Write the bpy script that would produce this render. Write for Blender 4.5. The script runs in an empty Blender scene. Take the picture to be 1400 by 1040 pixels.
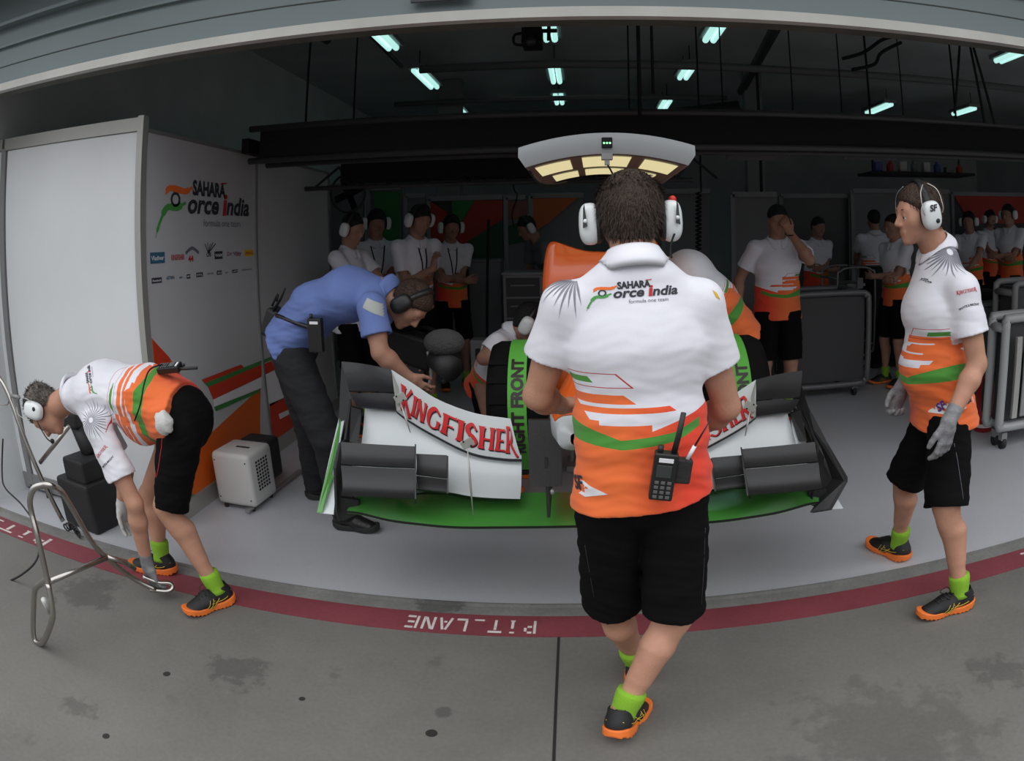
import bpy, bmesh, math, random
import numpy as np
from mathutils import Vector, Matrix
from mathutils.bvhtree import BVHTree
random.seed(7); np.random.seed(7)
PI = math.pi
sc = bpy.context.scene
COL = sc.collection

# ---------------------------------------------------------------- camera
FP, PX, PY = 925.55, 850.33, 324.27        # equisolid fisheye, pixels of a 1400x1040 frame
PITCH, YAW, ROLL = (math.radians(a) for a in (-0.438, -3.274, -0.990))
HC = 1.63
RC = Matrix.Rotation(YAW, 3, 'Z') @ Matrix.Rotation(PI/2 + PITCH, 3, 'X') @ Matrix.Rotation(ROLL, 3, 'Z')
cd = bpy.data.cameras.new('camera'); cam = bpy.data.objects.new('camera', cd); COL.objects.link(cam)
cam.location = (0, 0, HC); cam.rotation_euler = RC.to_euler()
cd.type = 'PANO'; cd.panorama_type = 'FISHEYE_EQUISOLID'
cd.fisheye_lens = FP/1400*36; cd.fisheye_fov = PI; cd.sensor_fit = 'HORIZONTAL'; cd.sensor_width = 36
cd.shift_x = -150.33/1400; cd.shift_y = -195.73/1040; cd.clip_start = .02
sc.camera = cam

def ray(px, py):
    x = px-PX; y = PY-py; r = math.hypot(x, y)+1e-9; t = 2*math.asin(r/(2*FP))
    return RC @ Vector((math.sin(t)*x/r, math.sin(t)*y/r, -math.cos(t)))
def P(px, py, Y):
    "where the line of sight through a photo point meets the vertical plane at depth Y"
    d = ray(px, py); t = Y/d.y
    return Vector((d.x*t, Y, HC+d.z*t))
def G(px, py, z=0.0):
    d = ray(px, py); t = (z-HC)/d.z
    return Vector((d.x*t, d.y*t, z))
def W(px, py, X):
    d = ray(px, py); t = X/d.x
    return Vector((X, d.y*t, HC+d.z*t))
def V(*a): return Vector(a)
def lerp(a, b, t): return a+(b-a)*t

# ---------------------------------------------------------------- materials
MATS = {}
def mat(name, col, rough=.6, metal=0., bump=0., bscale=60., var=0., vscale=8., coat=0., emit=None, estr=1., spec=.5, sheen=0.):
    if name in MATS: return MATS[name]
    m = bpy.data.materials.new(name); m.use_nodes = True; nt = m.node_tree; b = nt.nodes['Principled BSDF']
    c = (*col, 1) if len(col) == 3 else col
    b.inputs['Base Color'].default_value = c; b.inputs['Roughness'].default_value = rough; b.inputs['Metallic'].default_value = metal
    b.inputs['Specular IOR Level'].default_value = spec
    if coat: b.inputs['Coat Weight'].default_value = coat; b.inputs['Coat Roughness'].default_value = .08
    if sheen: b.inputs['Sheen Weight'].default_value = sheen
    tc = nt.nodes.new('ShaderNodeTexCoord')
    if var:
        n = nt.nodes.new('ShaderNodeTexNoise'); n.inputs['Scale'].default_value = vscale; n.inputs['Detail'].default_value = 6
        nt.links.new(tc.outputs['Object'], n.inputs['Vector'])
        mr = nt.nodes.new('ShaderNodeMapRange'); mr.inputs[1].default_value = .3; mr.inputs[2].default_value = .7
        mr.inputs[3].default_value = 1-var; mr.inputs[4].default_value = 1+var
        nt.links.new(n.outputs['Fac'], mr.inputs[0])
        mx = nt.nodes.new('ShaderNodeMix'); mx.data_type = 'RGBA'; mx.blend_type = 'MULTIPLY'; mx.inputs[0].default_value = 1
        mx.inputs[6].default_value = c; nt.links.new(mr.outputs[0], mx.inputs[7]); nt.links.new(mx.outputs[2], b.inputs['Base Color'])
    if bump:
        n2 = nt.nodes.new('ShaderNodeTexNoise'); n2.inputs['Scale'].default_value = bscale; n2.inputs['Detail'].default_value = 4
        nt.links.new(tc.outputs['Object'], n2.inputs['Vector'])
        bp = nt.nodes.new('ShaderNodeBump'); bp.inputs['Strength'].default_value = bump; bp.inputs['Distance'].default_value = .01
        nt.links.new(n2.outputs['Fac'], bp.inputs['Height']); nt.links.new(bp.outputs['Normal'], b.inputs['Normal'])
    if emit is not None:
        b.inputs['Emission Color'].default_value = (*emit, 1); b.inputs['Emission Strength'].default_value = estr
    MATS[name] = m; return m

# ---------------------------------------------------------------- objects
def T(o, label=None, cat=None, group=None, kind=None):
    if label: o['label'] = label
    if cat: o['category'] = cat
    if group: o['group'] = group
    if kind: o['kind'] = kind
    return o
def empty(name, loc, label, cat, group=None):
    o = bpy.data.objects.new(name, None); COL.objects.link(o); o.location = loc; o.empty_display_size = .1
    return T(o, label, cat, group)
def base_of(parent):
    v = Vector((0, 0, 0))
    while parent is not None: v += parent.location; parent = parent.parent
    return v
def mk(name, verts, faces, m, parent=None, smooth=False, loc=None, attrs=None):
    """verts in world coordinates; the object's origin is loc (or the parent's base)"""
    off = base_of(parent) if parent else (Vector(loc) if loc is not None else Vector((0, 0, 0)))
    me = bpy.data.meshes.new(name)
    A = np.asarray(verts, dtype=np.float32).reshape(-1, 3) - np.array(off, dtype=np.float32)
    if isinstance(faces, np.ndarray):
        nf = len(faces); k = faces.shape[1]
        me.vertices.add(len(A)); me.vertices.foreach_set('co', A.ravel())
        me.loops.add(nf*k); me.loops.foreach_set('vertex_index', faces.astype(np.int32).ravel())
        me.polygons.add(nf); me.polygons.foreach_set('loop_start', np.arange(0, nf*k, k, dtype=np.int32))
        me.update(calc_edges=True)
    else:
        me.from_pydata(A.tolist(), [], [tuple(f) for f in faces])
    me.validate()
    if smooth: me.polygons.foreach_set('use_smooth', [True]*len(me.polygons))
    for n, arr in (attrs or {}).items():
        at = me.attributes.new(n, 'FLOAT', 'POINT'); at.data.foreach_set('value', np.asarray(arr, dtype=np.float32))
    for mm in (m if isinstance(m, (list, tuple)) else [m]): me.materials.append(mm)
    me.update()
    o = bpy.data.objects.new(name, me); COL.objects.link(o)
    if parent: o.parent = parent
    else: o.location = off
    return o
class MB:
    "collects simple solids into one mesh"
    def __init__(s): s.v = []; s.f = []
    def add(s, v, f):
        n = len(s.v); s.v += [tuple(x) for x in v]; s.f += [tuple(i+n for i in q) for q in f]; return s
    def box(s, c, size, R=None, bev=0.):
        c = Vector(c); h = [a/2 for a in size]
        if bev > 0:
            bm = bmesh.new(); bmesh.ops.create_cube(bm, size=1)
            for v in bm.verts: v.co = Vector((v.co.x*size[0], v.co.y*size[1], v.co.z*size[2]))
            bmesh.ops.bevel(bm, geom=bm.edges[:], offset=bev, segments=3, profile=.5, affect='EDGES')
            bm.verts.index_update()
            vs = [(c+(R@v.co if R else v.co)) for v in bm.verts]; fs = [[v.index for v in f.verts] for f in bm.faces]
            bm.free(); return s.add(vs, fs)
        vs = [Vector((x*h[0], y*h[1], z*h[2])) for x in (-1, 1) for y in (-1, 1) for z in (-1, 1)]
        vs = [c+(R@v if R else v) for v in vs]
        return s.add(vs, [(0,1,3,2),(4,6,7,5),(0,4,5,1),(2,3,7,6),(0,2,6,4),(1,5,7,3)])
    def quad(s, a, b, c, d): return s.add([a, b, c, d], [(0, 1, 2, 3)])
    def slab(s, pts, n):
        "polygon extruded by the vector n"
        k = len(pts); v = [Vector(p) for p in pts]+[Vector(p)+Vector(n) for p in pts]
        return s.add(v, [tuple(range(k))[::-1], tuple(range(k, 2*k))]+[(i, (i+1) % k, k+(i+1) % k, k+i) for i in range(k)])
    def tube(s, pts, r, n=10, closed=False, caps=True, smoothpath=0, flat=None):
        pts = [Vector(p) for p in pts]
        if smoothpath: pts = spline(pts, smoothpath, closed)
        N = len(pts); rr = r if isinstance(r, (list, tuple)) else [r]*N
        if len(rr) != N: rr = [rr[0]+(rr[-1]-rr[0])*i/(N-1) for i in range(N)]
        vs = []; fs = []; prev = None
        for i, p in enumerate(pts):
            if closed: t = pts[(i+1) % N]-pts[i-1]
            else: t = pts[min(i+1, N-1)]-pts[max(i-1, 0)]
            t = t.normalized() if t.length > 1e-9 else Vector((0, 0, 1))
            if prev is None:
                u = t.cross(Vector((0, 0, 1)));
                if u.length < .1: u = t.cross(Vector((1, 0, 0)))
            else: u = prev-t*prev.dot(t)
            u.normalize(); prev = u; w = t.cross(u)
            for k in range(n):
                a = 2*PI*k/n; vs.append(p+(u*math.cos(a)+w*math.sin(a))*rr[i])
        m = N if closed else N-1
        for i in range(m):
            for k in range(n):
                a = i*n+k; b = i*n+(k+1) % n; c = ((i+1) % N)*n+(k+1) % n; d = ((i+1) % N)*n+k
                fs.append((a, b, c, d))
        if caps and not closed: fs += [tuple(range(n))[::-1], tuple(range((N-1)*n, N*n))]
        return s.add(vs, fs)
    def cyl(s, a, b, r, n=20, r2=None): return s.tube([a, b], [r, r if r2 is None else r2], n)
    def lathe(s, c, axis, prof, n=32):
        "prof: list of (distance along axis, radius)"
        ax = Vector(axis).normalized(); u = ax.orthogonal().normalized(); w = ax.cross(u); c = Vector(c)
        vs = [c+ax*h+(u*math.cos(2*PI*k/n)+w*math.sin(2*PI*k/n))*max(r, 1e-4) for h, r in prof for k in range(n)]
        fs = [(i*n+k, i*n+(k+1) % n, (i+1)*n+(k+1) % n, (i+1)*n+k) for i in range(len(prof)-1) for k in range(n)]
        return s.add(vs, fs)
    def sph(s, c, r, R=None, n=20, e=1.0):
        "superellipsoid; r = three radii in frame R (columns)"
        c = Vector(c); r = (r, r, r) if isinstance(r, (int, float)) else r; m = n//2
        sg = lambda x: math.copysign(abs(x)**e, x)
        vs = []
        for i in range(m+1):
            a = -PI/2+PI*i/m
            for k in range(n):
                b = 2*PI*k/n
                q = Vector((r[0]*sg(math.cos(a))*sg(math.cos(b)), r[1]*sg(math.cos(a))*sg(math.sin(b)), r[2]*sg(math.sin(a))))
                vs.append(c+(R@q if R else q))
        fs = [(i*n+k, i*n+(k+1) % n, (i+1)*n+(k+1) % n, (i+1)*n+k) for i in range(m) for k in range(n)]
        return s.add(vs, fs)
    def grid(s, fn, nu, nv, thick=None):
        "fn(u,v)->Vector, closed slab when thick is a vector or a function"
        vs = [fn(i/nu, j/nv) for i in range(nu+1) for j in range(nv+1)]; q = nv+1
        fs = [(i*q+j, (i+1)*q+j, (i+1)*q+j+1, i*q+j+1) for i in range(nu) for j in range(nv)]
        if thick is None: return s.add(vs, fs)
        N = len(vs); t = Vector(thick); vs2 = [v+t for v in vs]
        f2 = [tuple(a+N for a in f[::-1]) for f in fs]
        rim = [(i*q, (i+1)*q) for i in range(nu)]+[((i+1)*q+nv, i*q+nv) for i in range(nu)]+[(j+1, j) for j in range(nv)]+[(nu*q+j, nu*q+j+1) for j in range(nv)]
        return s.add(vs+vs2, fs+f2+[(b, a, a+N, b+N) for a, b in rim])
    def build(s, name, m, parent=None, smooth=False, loc=None): return mk(name, s.v, s.f, m, parent, smooth, loc)
def autosmooth(o, ang=40):
    me = o.data; bm = bmesh.new(); bm.from_mesh(me)
    for e in bm.edges: e.smooth = len(e.link_faces) == 2 and e.calc_face_angle(0) < math.radians(ang)
    for f in bm.faces: f.smooth = True
    bm.to_mesh(me); bm.free(); return o
def spline(pts, sub=6, closed=False):
    pts = [Vector(p) for p in pts]; N = len(pts); out = []
    for i in range(N if closed else N-1):
        if closed: a, b, c, d = pts[i-1], pts[i], pts[(i+1) % N], pts[(i+2) % N]
        else: a, b, c, d = pts[max(i-1, 0)], pts[i], pts[i+1], pts[min(i+2, N-1)]
        for k in range(sub):
            t = k/sub
            out.append(.5*((2*b)+(c-a)*t+(2*a-5*b+4*c-d)*t*t+(3*b-a-3*c+d)*t**3))
    if not closed: out.append(pts[-1])
    return out

# ---------------------------------------------------------------- implicit surfaces
def A3(v): return np.array(v, dtype=np.float32)
def cone(p0, p1, r0, r1, lat=None, ratio=1.):
    p0, p1 = A3(p0), A3(p1); ba = p1-p0; L2 = float(ba@ba)+1e-9; la = None if lat is None else A3(Vector(lat).normalized())
    def f(Q):
        q = Q-p0
        if la is not None: q = q-np.outer(q@la, la*(1-1/ratio))
        b = ba if la is None else ba-(ba@la)*la*(1-1/ratio)
        t = np.clip(q@b/(float(b@b)+1e-9), 0, 1)
        return np.sqrt(((q-t[:, None]*b)**2).sum(1))-(r0+t*(r1-r0))
    R = max(r0, r1)*ratio
    return f, np.minimum(p0, p1)-R, np.maximum(p0, p1)+R
def ell(c, r, M=None):
    c = A3(c); r = A3(r); R = np.eye(3, dtype=np.float32) if M is None else np.array(M, dtype=np.float32)
    def f(Q):
        q = (Q-c)@R; k0 = np.sqrt(((q/r)**2).sum(1)); k1 = np.sqrt(((q/(r*r))**2).sum(1))+1e-9
        return k0*(k0-1)/k1
    m = float(r.max()); return f, c-m, c+m
def rbox(c, h, rr, M=None):
    c = A3(c); h = A3(h)-rr; R = np.eye(3, dtype=np.float32) if M is None else np.array(M, dtype=np.float32)
    def f(Q):
        q = np.abs((Q-c)@R)-h
        return np.sqrt((np.maximum(q, 0)**2).sum(1))+np.minimum(q.max(1), 0)-rr
    m = float(np.linalg.norm(h))+rr; return f, c-m, c+m
def plane(p, n):
    p = A3(p); n = A3(Vector(n).normalized())
    return (lambda Q: (Q-p)@n), None, None
def smin(a, b, k):
    return np.minimum(a, b) if k <= 0 else np.minimum(a, b)-np.maximum(k-np.abs(a-b), 0)**2/(4*k)
def evals(ops, Q):
    D = np.full(len(Q), 9., np.float32)
    for kind, (f, lo, hi), k in ops:
        d = f(Q)
        D = smin(D, d, k) if kind == 'u' else (-smin(-D, d, k) if kind == 's' else -smin(-D, -d, k))
    return D
def iso(ops, h, post=None, margin=1.5):
    ops = [(a, b, c) for a, b, c in ops]
    lo = np.min([o[1][1] for o in ops if o[0] == 'u'], axis=0)-.03; hi = np.max([o[1][2] for o in ops if o[0] == 'u'], axis=0)+.03
    B = 8; H = B*h; n = np.ceil((hi-lo)/H).astype(int)+1
    gi = np.stack(np.meshgrid(*[np.arange(a) for a in n], indexing='ij'), -1).reshape(-1, 3)
    C = (lo+(gi+.5)*H).astype(np.float32); R = H*.87
    D0 = evals(ops, C); keep = np.abs(D0) < R*margin+(.012 if post else 0)
    gi = gi[keep]; C = C[keep]; nb = len(gi)
    s = np.arange(9); loc = np.stack(np.meshgrid(s, s, s, indexing='ij'), -1).reshape(-1, 3)
    Q = (lo+(gi[:, None, :]*B+loc[None])*h).astype(np.float32)      # nb,729,3
    D = np.full((nb, 729), 9., np.float32); cur = np.full(nb, 9., np.float32)
    for kind, (f, l, u), k in ops:
        dc = f(C)
        if kind == 'u': sel = (dc-cur < 2.6*R+k) & (dc < 2.6*R+k)
        elif kind == 's': sel = dc < 1.5*R+k
        else: sel = dc > -(1.5*R+k)
        ns = int(sel.sum())
        if ns:
            d = f(Q[sel].reshape(-1, 3)).reshape(ns, 729); q = D[sel]
            D[sel] = smin(q, d, k) if kind == 'u' else (-smin(-q, d, k) if kind == 's' else -smin(-q, -d, k))
        if kind == 'u': cur = smin(cur, dc, k)
    if post is not None: D += post(Q.reshape(-1, 3)).reshape(nb, 729)
    D = D.reshape(nb, 9, 9, 9); S = D < 0
    cor = [(a, b, c) for a in (0, 1) for b in (0, 1) for c in (0, 1)]
    cnt = sum(S[:, a:a+8, b:b+8, c:c+8].astype(np.int8) for a, b, c in cor)
    bi, ci, cj, ck = np.nonzero((cnt > 0) & (cnt < 8))
    vals = {c: D[bi, ci+c[0], cj+c[1], ck+c[2]] for c in cor}
    acc = np.zeros((len(bi), 3), np.float32); num = np.zeros(len(bi), np.float32)
    for a in cor:
        for ax in range(3):
            if a[ax]: continue
            b = list(a); b[ax] = 1; b = tuple(b); va, vb = vals[a], vals[b]; x = (va < 0) != (vb < 0)
            t = np.where(x, va/np.where(np.abs(va-vb) < 1e-9, 1, va-vb), 0)
            p = np.tile(np.array(a, np.float32), (len(bi), 1)); p[:, ax] += t
            acc += p*x[:, None]; num += x
    gc = gi[bi]*B+np.stack([ci, cj, ck], 1); Vt = lo+(gc+acc/np.maximum(num, 1)[:, None])*h
    M = int(max(n)*B+20); key = (gc[:, 0].astype(np.int64)*M+gc[:, 1])*M+gc[:, 2]
    order = np.argsort(key); ks = key[order]
    faces = []
    for ax in range(3):
        o1, o2 = [(1, 2), (2, 0), (0, 1)][ax]
        sl = [slice(None), slice(0, 8), slice(0, 8), slice(0, 8)]; sl2 = list(sl); sl2[ax+1] = slice(1, 9)
        s1 = S[tuple(sl)]; s2 = S[tuple(sl2)]
        b, i, j, k = np.nonzero(s1 != s2); g = gi[b]*B+np.stack([i, j, k], 1); fl = s1[b, i, j, k]
        q = []; ok = np.ones(len(b), bool)
        for d1, d2 in ((0, 0), (-1, 0), (-1, -1), (0, -1)):
            gg = g.copy(); gg[:, o1] += d1; gg[:, o2] += d2
            kk = (gg[:, 0].astype(np.int64)*M+gg[:, 1])*M+gg[:, 2]
            w = np.clip(np.searchsorted(ks, kk), 0, len(ks)-1); ok &= ks[w] == kk; q.append(order[w])
        q = np.stack(q, 1); q[~fl] = q[~fl][:, ::-1]; faces.append(q[ok])
    F = np.concatenate(faces)
    return Vt.astype(np.float32), F
def relax(Vt, F, it=1, w=.5):
    for _ in range(it):
        s = np.zeros_like(Vt); c = np.zeros(len(Vt), np.float32)
        for a in range(4):
            for b in (1, 3):
                i, j = F[:, a], F[:, (a+b) % 4]
                for ax in range(3): s[:, ax] += np.bincount(i, weights=Vt[j, ax], minlength=len(Vt))
                c += np.bincount(i, minlength=len(Vt))
        Vt = Vt*(1-w)+w*s/np.maximum(c, 1)[:, None]
    return Vt
def bvh_of(Vt, F): return BVHTree.FromPolygons([tuple(map(float, v)) for v in Vt], [tuple(map(int, f)) for f in F])
# ---------------------------------------------------------------- shader helpers
class NT:
    def __init__(s, m): s.nt = m.node_tree
    def m(s, op, a, b=0., c=0.):
        n = s.nt.nodes.new('ShaderNodeMath'); n.operation = op
        for i, x in enumerate((a, b, c)):
            if isinstance(x, (int, float)): n.inputs[i].default_value = x
            else: s.nt.links.new(x, n.inputs[i])
        return n.outputs[0]
    def gt(s, a, b): return s.m('GREATER_THAN', a, b)
    def lt(s, a, b): return s.m('LESS_THAN', a, b)
    def AND(s, *a):
        r = a[0]
        for x in a[1:]: r = s.m('MULTIPLY', r, x)
        return r
    def OR(s, *a):
        r = a[0]
        for x in a[1:]: r = s.m('MAXIMUM', r, x)
        return r
    def NOT(s, a): return s.m('SUBTRACT', 1., a)
    def lin(s, a, x, k, c): # a + k*x + c style: a - (k*x + c)
        return s.m('SUBTRACT', a, s.m('MULTIPLY_ADD', x, k, c))
    def attr(s, name):
        n = s.nt.nodes.new('ShaderNodeAttribute'); n.attribute_name = name; return n.outputs['Fac']
    def mix(s, f, a, b):
        n = s.nt.nodes.new('ShaderNodeMix'); n.data_type = 'RGBA'
        for i, x in ((0, f), (6, a), (7, b)):
            if isinstance(x, (int, float)): n.inputs[i].default_value = x
            elif isinstance(x, tuple): n.inputs[i].default_value = (*x, 1)
            else: s.nt.links.new(x, n.inputs[i])
        return n.outputs[2]
WHITE_CLOTH = (.80, .80, .86); ORANGE = (.90, .17, .035); REDOR = (.85, .055, .02); GREEN = (.07, .30, .035)
def team_shirt_mat():
    m = mat('team_polo_cloth', WHITE_CLOTH, .75, bump=.25, bscale=900, sheen=.15)
    t = NT(m); U = t.attr('pu'); V_ = t.attr('pv'); S_ = t.attr('ps'); F_ = t.attr('pf'); bs = m.node_tree.nodes['Principled BSDF']
    rng = lambda x, a, b: t.AND(t.gt(x, a), t.lt(x, b))
    st1 = t.AND(rng(V_, .515, .553), t.gt(t.lin(U, V_, -.87, .50), 0))
    st2 = t.AND(rng(V_, .568, .592), t.gt(t.lin(U, V_, -.8, .385), 0))
    side = t.AND(rng(V_, .45, .75), t.gt(U, t.m('MULTIPLY_ADD', V_, -.45, .425)))
    blk = t.OR(t.AND(t.gt(V_, .622), t.gt(U, .12)), t.AND(t.gt(V_, .64), t.gt(U, -.02)), t.AND(t.gt(t.lin(V_, U, .45, .676), 0), t.lt(U, .0)))
    inner = t.AND(rng(V_, .470, .60), t.gt(F_, .5), t.gt(U, .02), t.NOT(t.AND(rng(V_, .508, .53), t.lt(U, .15))), t.NOT(t.AND(rng(V_, .56, .585), t.lt(U, .12))))
    org = t.OR(st1, st2, side, blk, inner)
    red = t.m('MULTIPLY_ADD', U, -6., .35); red.node.use_clamp = True
    c = t.mix(t.AND(org, t.NOT(S_)), WHITE_CLOTH, t.mix(red, ORANGE, REDOR))
    cen = t.m('MINIMUM', t.m('MULTIPLY_ADD', U, -.34, .742), t.m('MINIMUM', t.m('MULTIPLY_ADD', U, .14, .711), t.m('MULTIPLY_ADD', U, .55, .745)))
    half = t.m('MULTIPLY_ADD', t.m('MAXIMUM', t.m('SUBTRACT', U, .065), 0.), .17, .02)
    gb = t.AND(t.lt(t.m('ABSOLUTE', t.m('SUBTRACT', V_, cen)), half), t.gt(U, -.155))
    gs = t.AND(rng(V_, .441, .466), t.gt(t.lin(U, V_, -.6, .41), 0), t.lt(U, .24))
    c = t.mix(t.AND(t.OR(gb, gs), t.NOT(S_)), c, GREEN)
    o1 = t.AND(t.OR(rng(V_, .424, .4275), rng(V_, .482, .4855)), t.gt(t.lin(U, V_, -.75, .39), 0))
    dg = t.lin(U, V_, -.75, .39); o2 = t.AND(rng(V_, .424, .4855), t.lt(t.m('ABSOLUTE', dg), .003))
    c = t.mix(t.AND(t.OR(o1, o2), t.NOT(S_)), c, (.55, .03, .02))
    m.node_tree.links.new(c, bs.inputs['Base Color'])
    return m
TEAM = team_shirt_mat()
SKIN = mat('skin', (.50, .26, .175), .55, var=.10, vscale=14, bump=.15, bscale=120, spec=.35)
SKIN2 = mat('skin_tanned', (.40, .21, .145), .55, var=.10, vscale=14, bump=.15, bscale=120, spec=.35)
BLACKCLOTH = mat('black_cloth', (.0045, .0045, .005), .9, bump=.2, bscale=300, spec=.12)
GREYCLOTH = mat('charcoal_trouser_cloth', (.026, .027, .029), .9, bump=.3, bscale=260, spec=.2)
BLUECLOTH = mat('blue_polo_cloth', (.14, .205, .48), .85, bump=.25, bscale=500)
WHITE = mat('white_polo_plain', WHITE_CLOTH, .75, bump=.2, bscale=700)
COLLARW = mat('white_collar', (.80, .80, .86), .75)
SOCK = mat('lime_sock', (.25, .50, .03), .9, bump=.5, bscale=260)
GLOVE = mat('grey_glove', (.24, .24, .25), .85, bump=.4, bscale=200, var=.25, vscale=40)
GLOVEW = mat('white_glove_knit', (.62, .62, .60), .9, bump=.4, bscale=200)
SHOEB = mat('shoe_black_mesh', (.010, .010, .011), .5, bump=.4, bscale=400)
SOLEO = mat('shoe_orange_sole', (.85, .19, .03), .6)
SOLEB = mat('shoe_black_sole', (.02, .02, .02), .7)
YEL = mat('shoe_yellow_trim', (.75, .52, .05), .5)
CUPW = mat('ear_cup_white', (.74, .77, .77), .28, coat=.3)
CUPB = mat('ear_cup_black', (.012, .012, .012), .45)
STEEL = mat('polished_steel_wire', (.62, .62, .60), .22, metal=1.)
EYEW = mat('eye_white', (.7, .68, .65), .3); EYED = mat('eye_iris', (.03, .02, .015), .2)
INKG = mat('ink_grey', (.14, .14, .17), .7); INKD = mat('ink_dark', (.03, .03, .04), .7); INKR = mat('ink_red', (.50, .02, .03), .7)
INKO = mat('ink_orange', (.86, .17, .02), .7); INKGR = mat('ink_green', (.07, .34, .06), .7); INKW = mat('ink_white', (.8, .8, .82), .7)
INKY = mat('ink_yellow', (.80, .48, .02), .7); INKB = mat('ink_blue', (.03, .12, .20), .7)
def hair_mat(name, c): return mat(name, c, .55, bump=.9, bscale=140, var=.3, vscale=60, spec=.4)

def wr(amp, f, seed=0, squash=(1, 1, 2.2)):
    a, b, c = squash
    def post(Q):
        x, y, z = Q[:, 0]*f*a, Q[:, 1]*f*b, Q[:, 2]*f*c
        w = np.sin(x*1.3+seed+1.7*np.sin(z*.61+seed*2)+.9*np.sin(y*1.7))
        w2 = np.sin(z*1.9+1.9*np.sin(x*.83+seed)+1.3*np.sin(y*1.1+2.1))
        w3 = np.sin(z*3.7+2.3*np.sin(x*1.9+seed)+y*2.)
        return (amp*(.45*w+.75*w2*np.abs(w)+.3*w3*w2)).astype(np.float32)
    return post

def frame(F, U):
    F = Vector(F).normalized(); U = Vector(U); L = U.cross(F).normalized(); U = F.cross(L).normalized()
    return L, F, U                                     # L = the person's left
def hand_ops(w, d, n, side, curl=.35, s=1., infl=0., spread=.12, thumb=.7, minr=0.):
    "w wrist, d direction, n back-of-hand normal, side +1 left hand / -1 right"
    d = Vector(d).normalized(); n = Vector(n); n = (n-d*n.dot(d)).normalized(); lat = d.cross(n)*side   # towards the thumb
    ops = [('u', cone(w, w+d*.03*s, .026*s+infl, .027*s+infl, lat, 1.15), .01), ('u', cone(w+d*.03*s, w+d*.082*s, .0165*s+infl, .0145*s+infl, lat, 2.35), .015)]
    for i, (o, L) in enumerate(((.030, .088), (.010, .097), (-.010, .090), (-.029, .072))):
        L *= s*.86; p = w+d*.088*s+lat*o*s; a = 0; r = max((.0093-.0006*i)*s+infl, minr); dd0 = (d+lat*spread*(o/.03)).normalized()
        for j, fr in enumerate((.45, .31, .24)):
            a += curl*(1.0+.15*i)*(1.1 if j else .8); q = p+(dd0*math.cos(a)-n*math.sin(a))*L*fr
            ops.append(('u', cone(p, q, r, r*.93), .005)); p = q; r *= .93
    p = w+d*.022*s+lat*.022*s; q = p+(d*.75+lat*thumb-n*.25).normalized()*.042*s
    ops.append(('u', cone(p, q, max(.014*s+infl, minr), max(.0105*s+infl, minr)), .012))
    e = q+(d*.92+lat*.25-n*.35).normalized()*.032*s; ops.append(('u', cone(q, e, max(.0105*s+infl, minr), max(.0095*s+infl, minr)), .004))
    g = e+(d*.95+lat*.05-n*.4).normalized()*.022*s; ops.append(('u', cone(e, g, max(.0095*s+infl, minr), max(.0078*s+infl, minr)), .003))
    return ops
def head_ops(c, F, U, s=1., face=True):
    L, F, U = frame(F, U); M = Matrix((L, F, U)).transposed()
    q = lambda l, f, u: Vector(c)+(L*l+F*f+U*u)*s
    o = [('u', ell(q(0, -.012, .032), (.077*s, .095*s, .086*s), M), .02),
         ('u', ell(q(0, .022, -.022), (.063*s, .070*s, .080*s), M), .03),
         ('u', ell(q(0, .038, -.068), (.052*s, .048*s, .041*s), M), .03), ('u', cone(q(0, .082, -.036), q(0, .082, -.058), .013*s, .012*s), .015),
         ('u', ell(q(0, .072, -.098), (.024*s, .020*s, .018*s), M), .025)]
    if face:
        o += [('u', cone(q(-.036, .070, .024), q(.036, .070, .024), .016*s, .016*s), .02),
              ('u', cone(q(-.046, .050, -.022), q(.046, .050, -.022), .024*s, .024*s), .03),
              ('s', ell(q(.032, .100, .002), (.017*s, .016*s, .012*s), M), .014), ('s', ell(q(-.032, .100, .002), (.017*s, .016*s, .012*s), M), .014),
              ('u', ell(q(.031, .077, .006), (.0145*s,)*3, M), .003), ('u', ell(q(-.031, .077, .006), (.0145*s,)*3, M), .003),
              ('u', cone(q(0, .088, .012), q(0, .109, -.024), .008*s, .0115*s), .014),
              ('u', cone(q(-.012, .098, -.031), q(.012, .098, -.031), .0085*s, .0085*s), .006),
              ('u', cone(q(-.018, .086, -.060), q(.018, .086, -.060), .0085*s, .0085*s), .006),
              ('u', cone(q(-.015, .084, -.072), q(.015, .084, -.072), .009*s, .009*s), .006)]
        for sd in (-1, 1):
            o.append(('u', ell(q(sd*.078, -.006, -.004), (.010*s, .019*s, .032*s), M), .006))
    return o, q, M
def arm_ops(sh, el, wrs, b=1.):
    fm = lerp(el, wrs, .28)
    return [('u', cone(sh, lerp(sh, el, .45), .047*b, .049*b), .02), ('u', cone(lerp(sh, el, .45), el, .049*b, .039*b), .02),
            ('u', cone(el, fm, .039*b, .043*b), .02), ('u', cone(fm, wrs, .043*b, .027*b), .02)]
def leg_ops(hip, kn, an, back, b=1.):
    cm = lerp(kn, an, .30)+Vector(back)*.022
    return [('u', cone(hip, kn, .079*b, .057*b), .03), ('u', cone(kn, lerp(kn, an, .25), .055*b, .050*b), .02),
            ('u', cone(cm, lerp(kn, an, .62)+Vector(back)*.008, .051*b, .037*b), .03), ('u', cone(kn, an, .046*b, .034*b), .02),
            ('u', cone(kn-Vector(back)*.02, lerp(kn, an, .2)-Vector(back)*.02, .04*b, .034*b), .02)]
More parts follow.
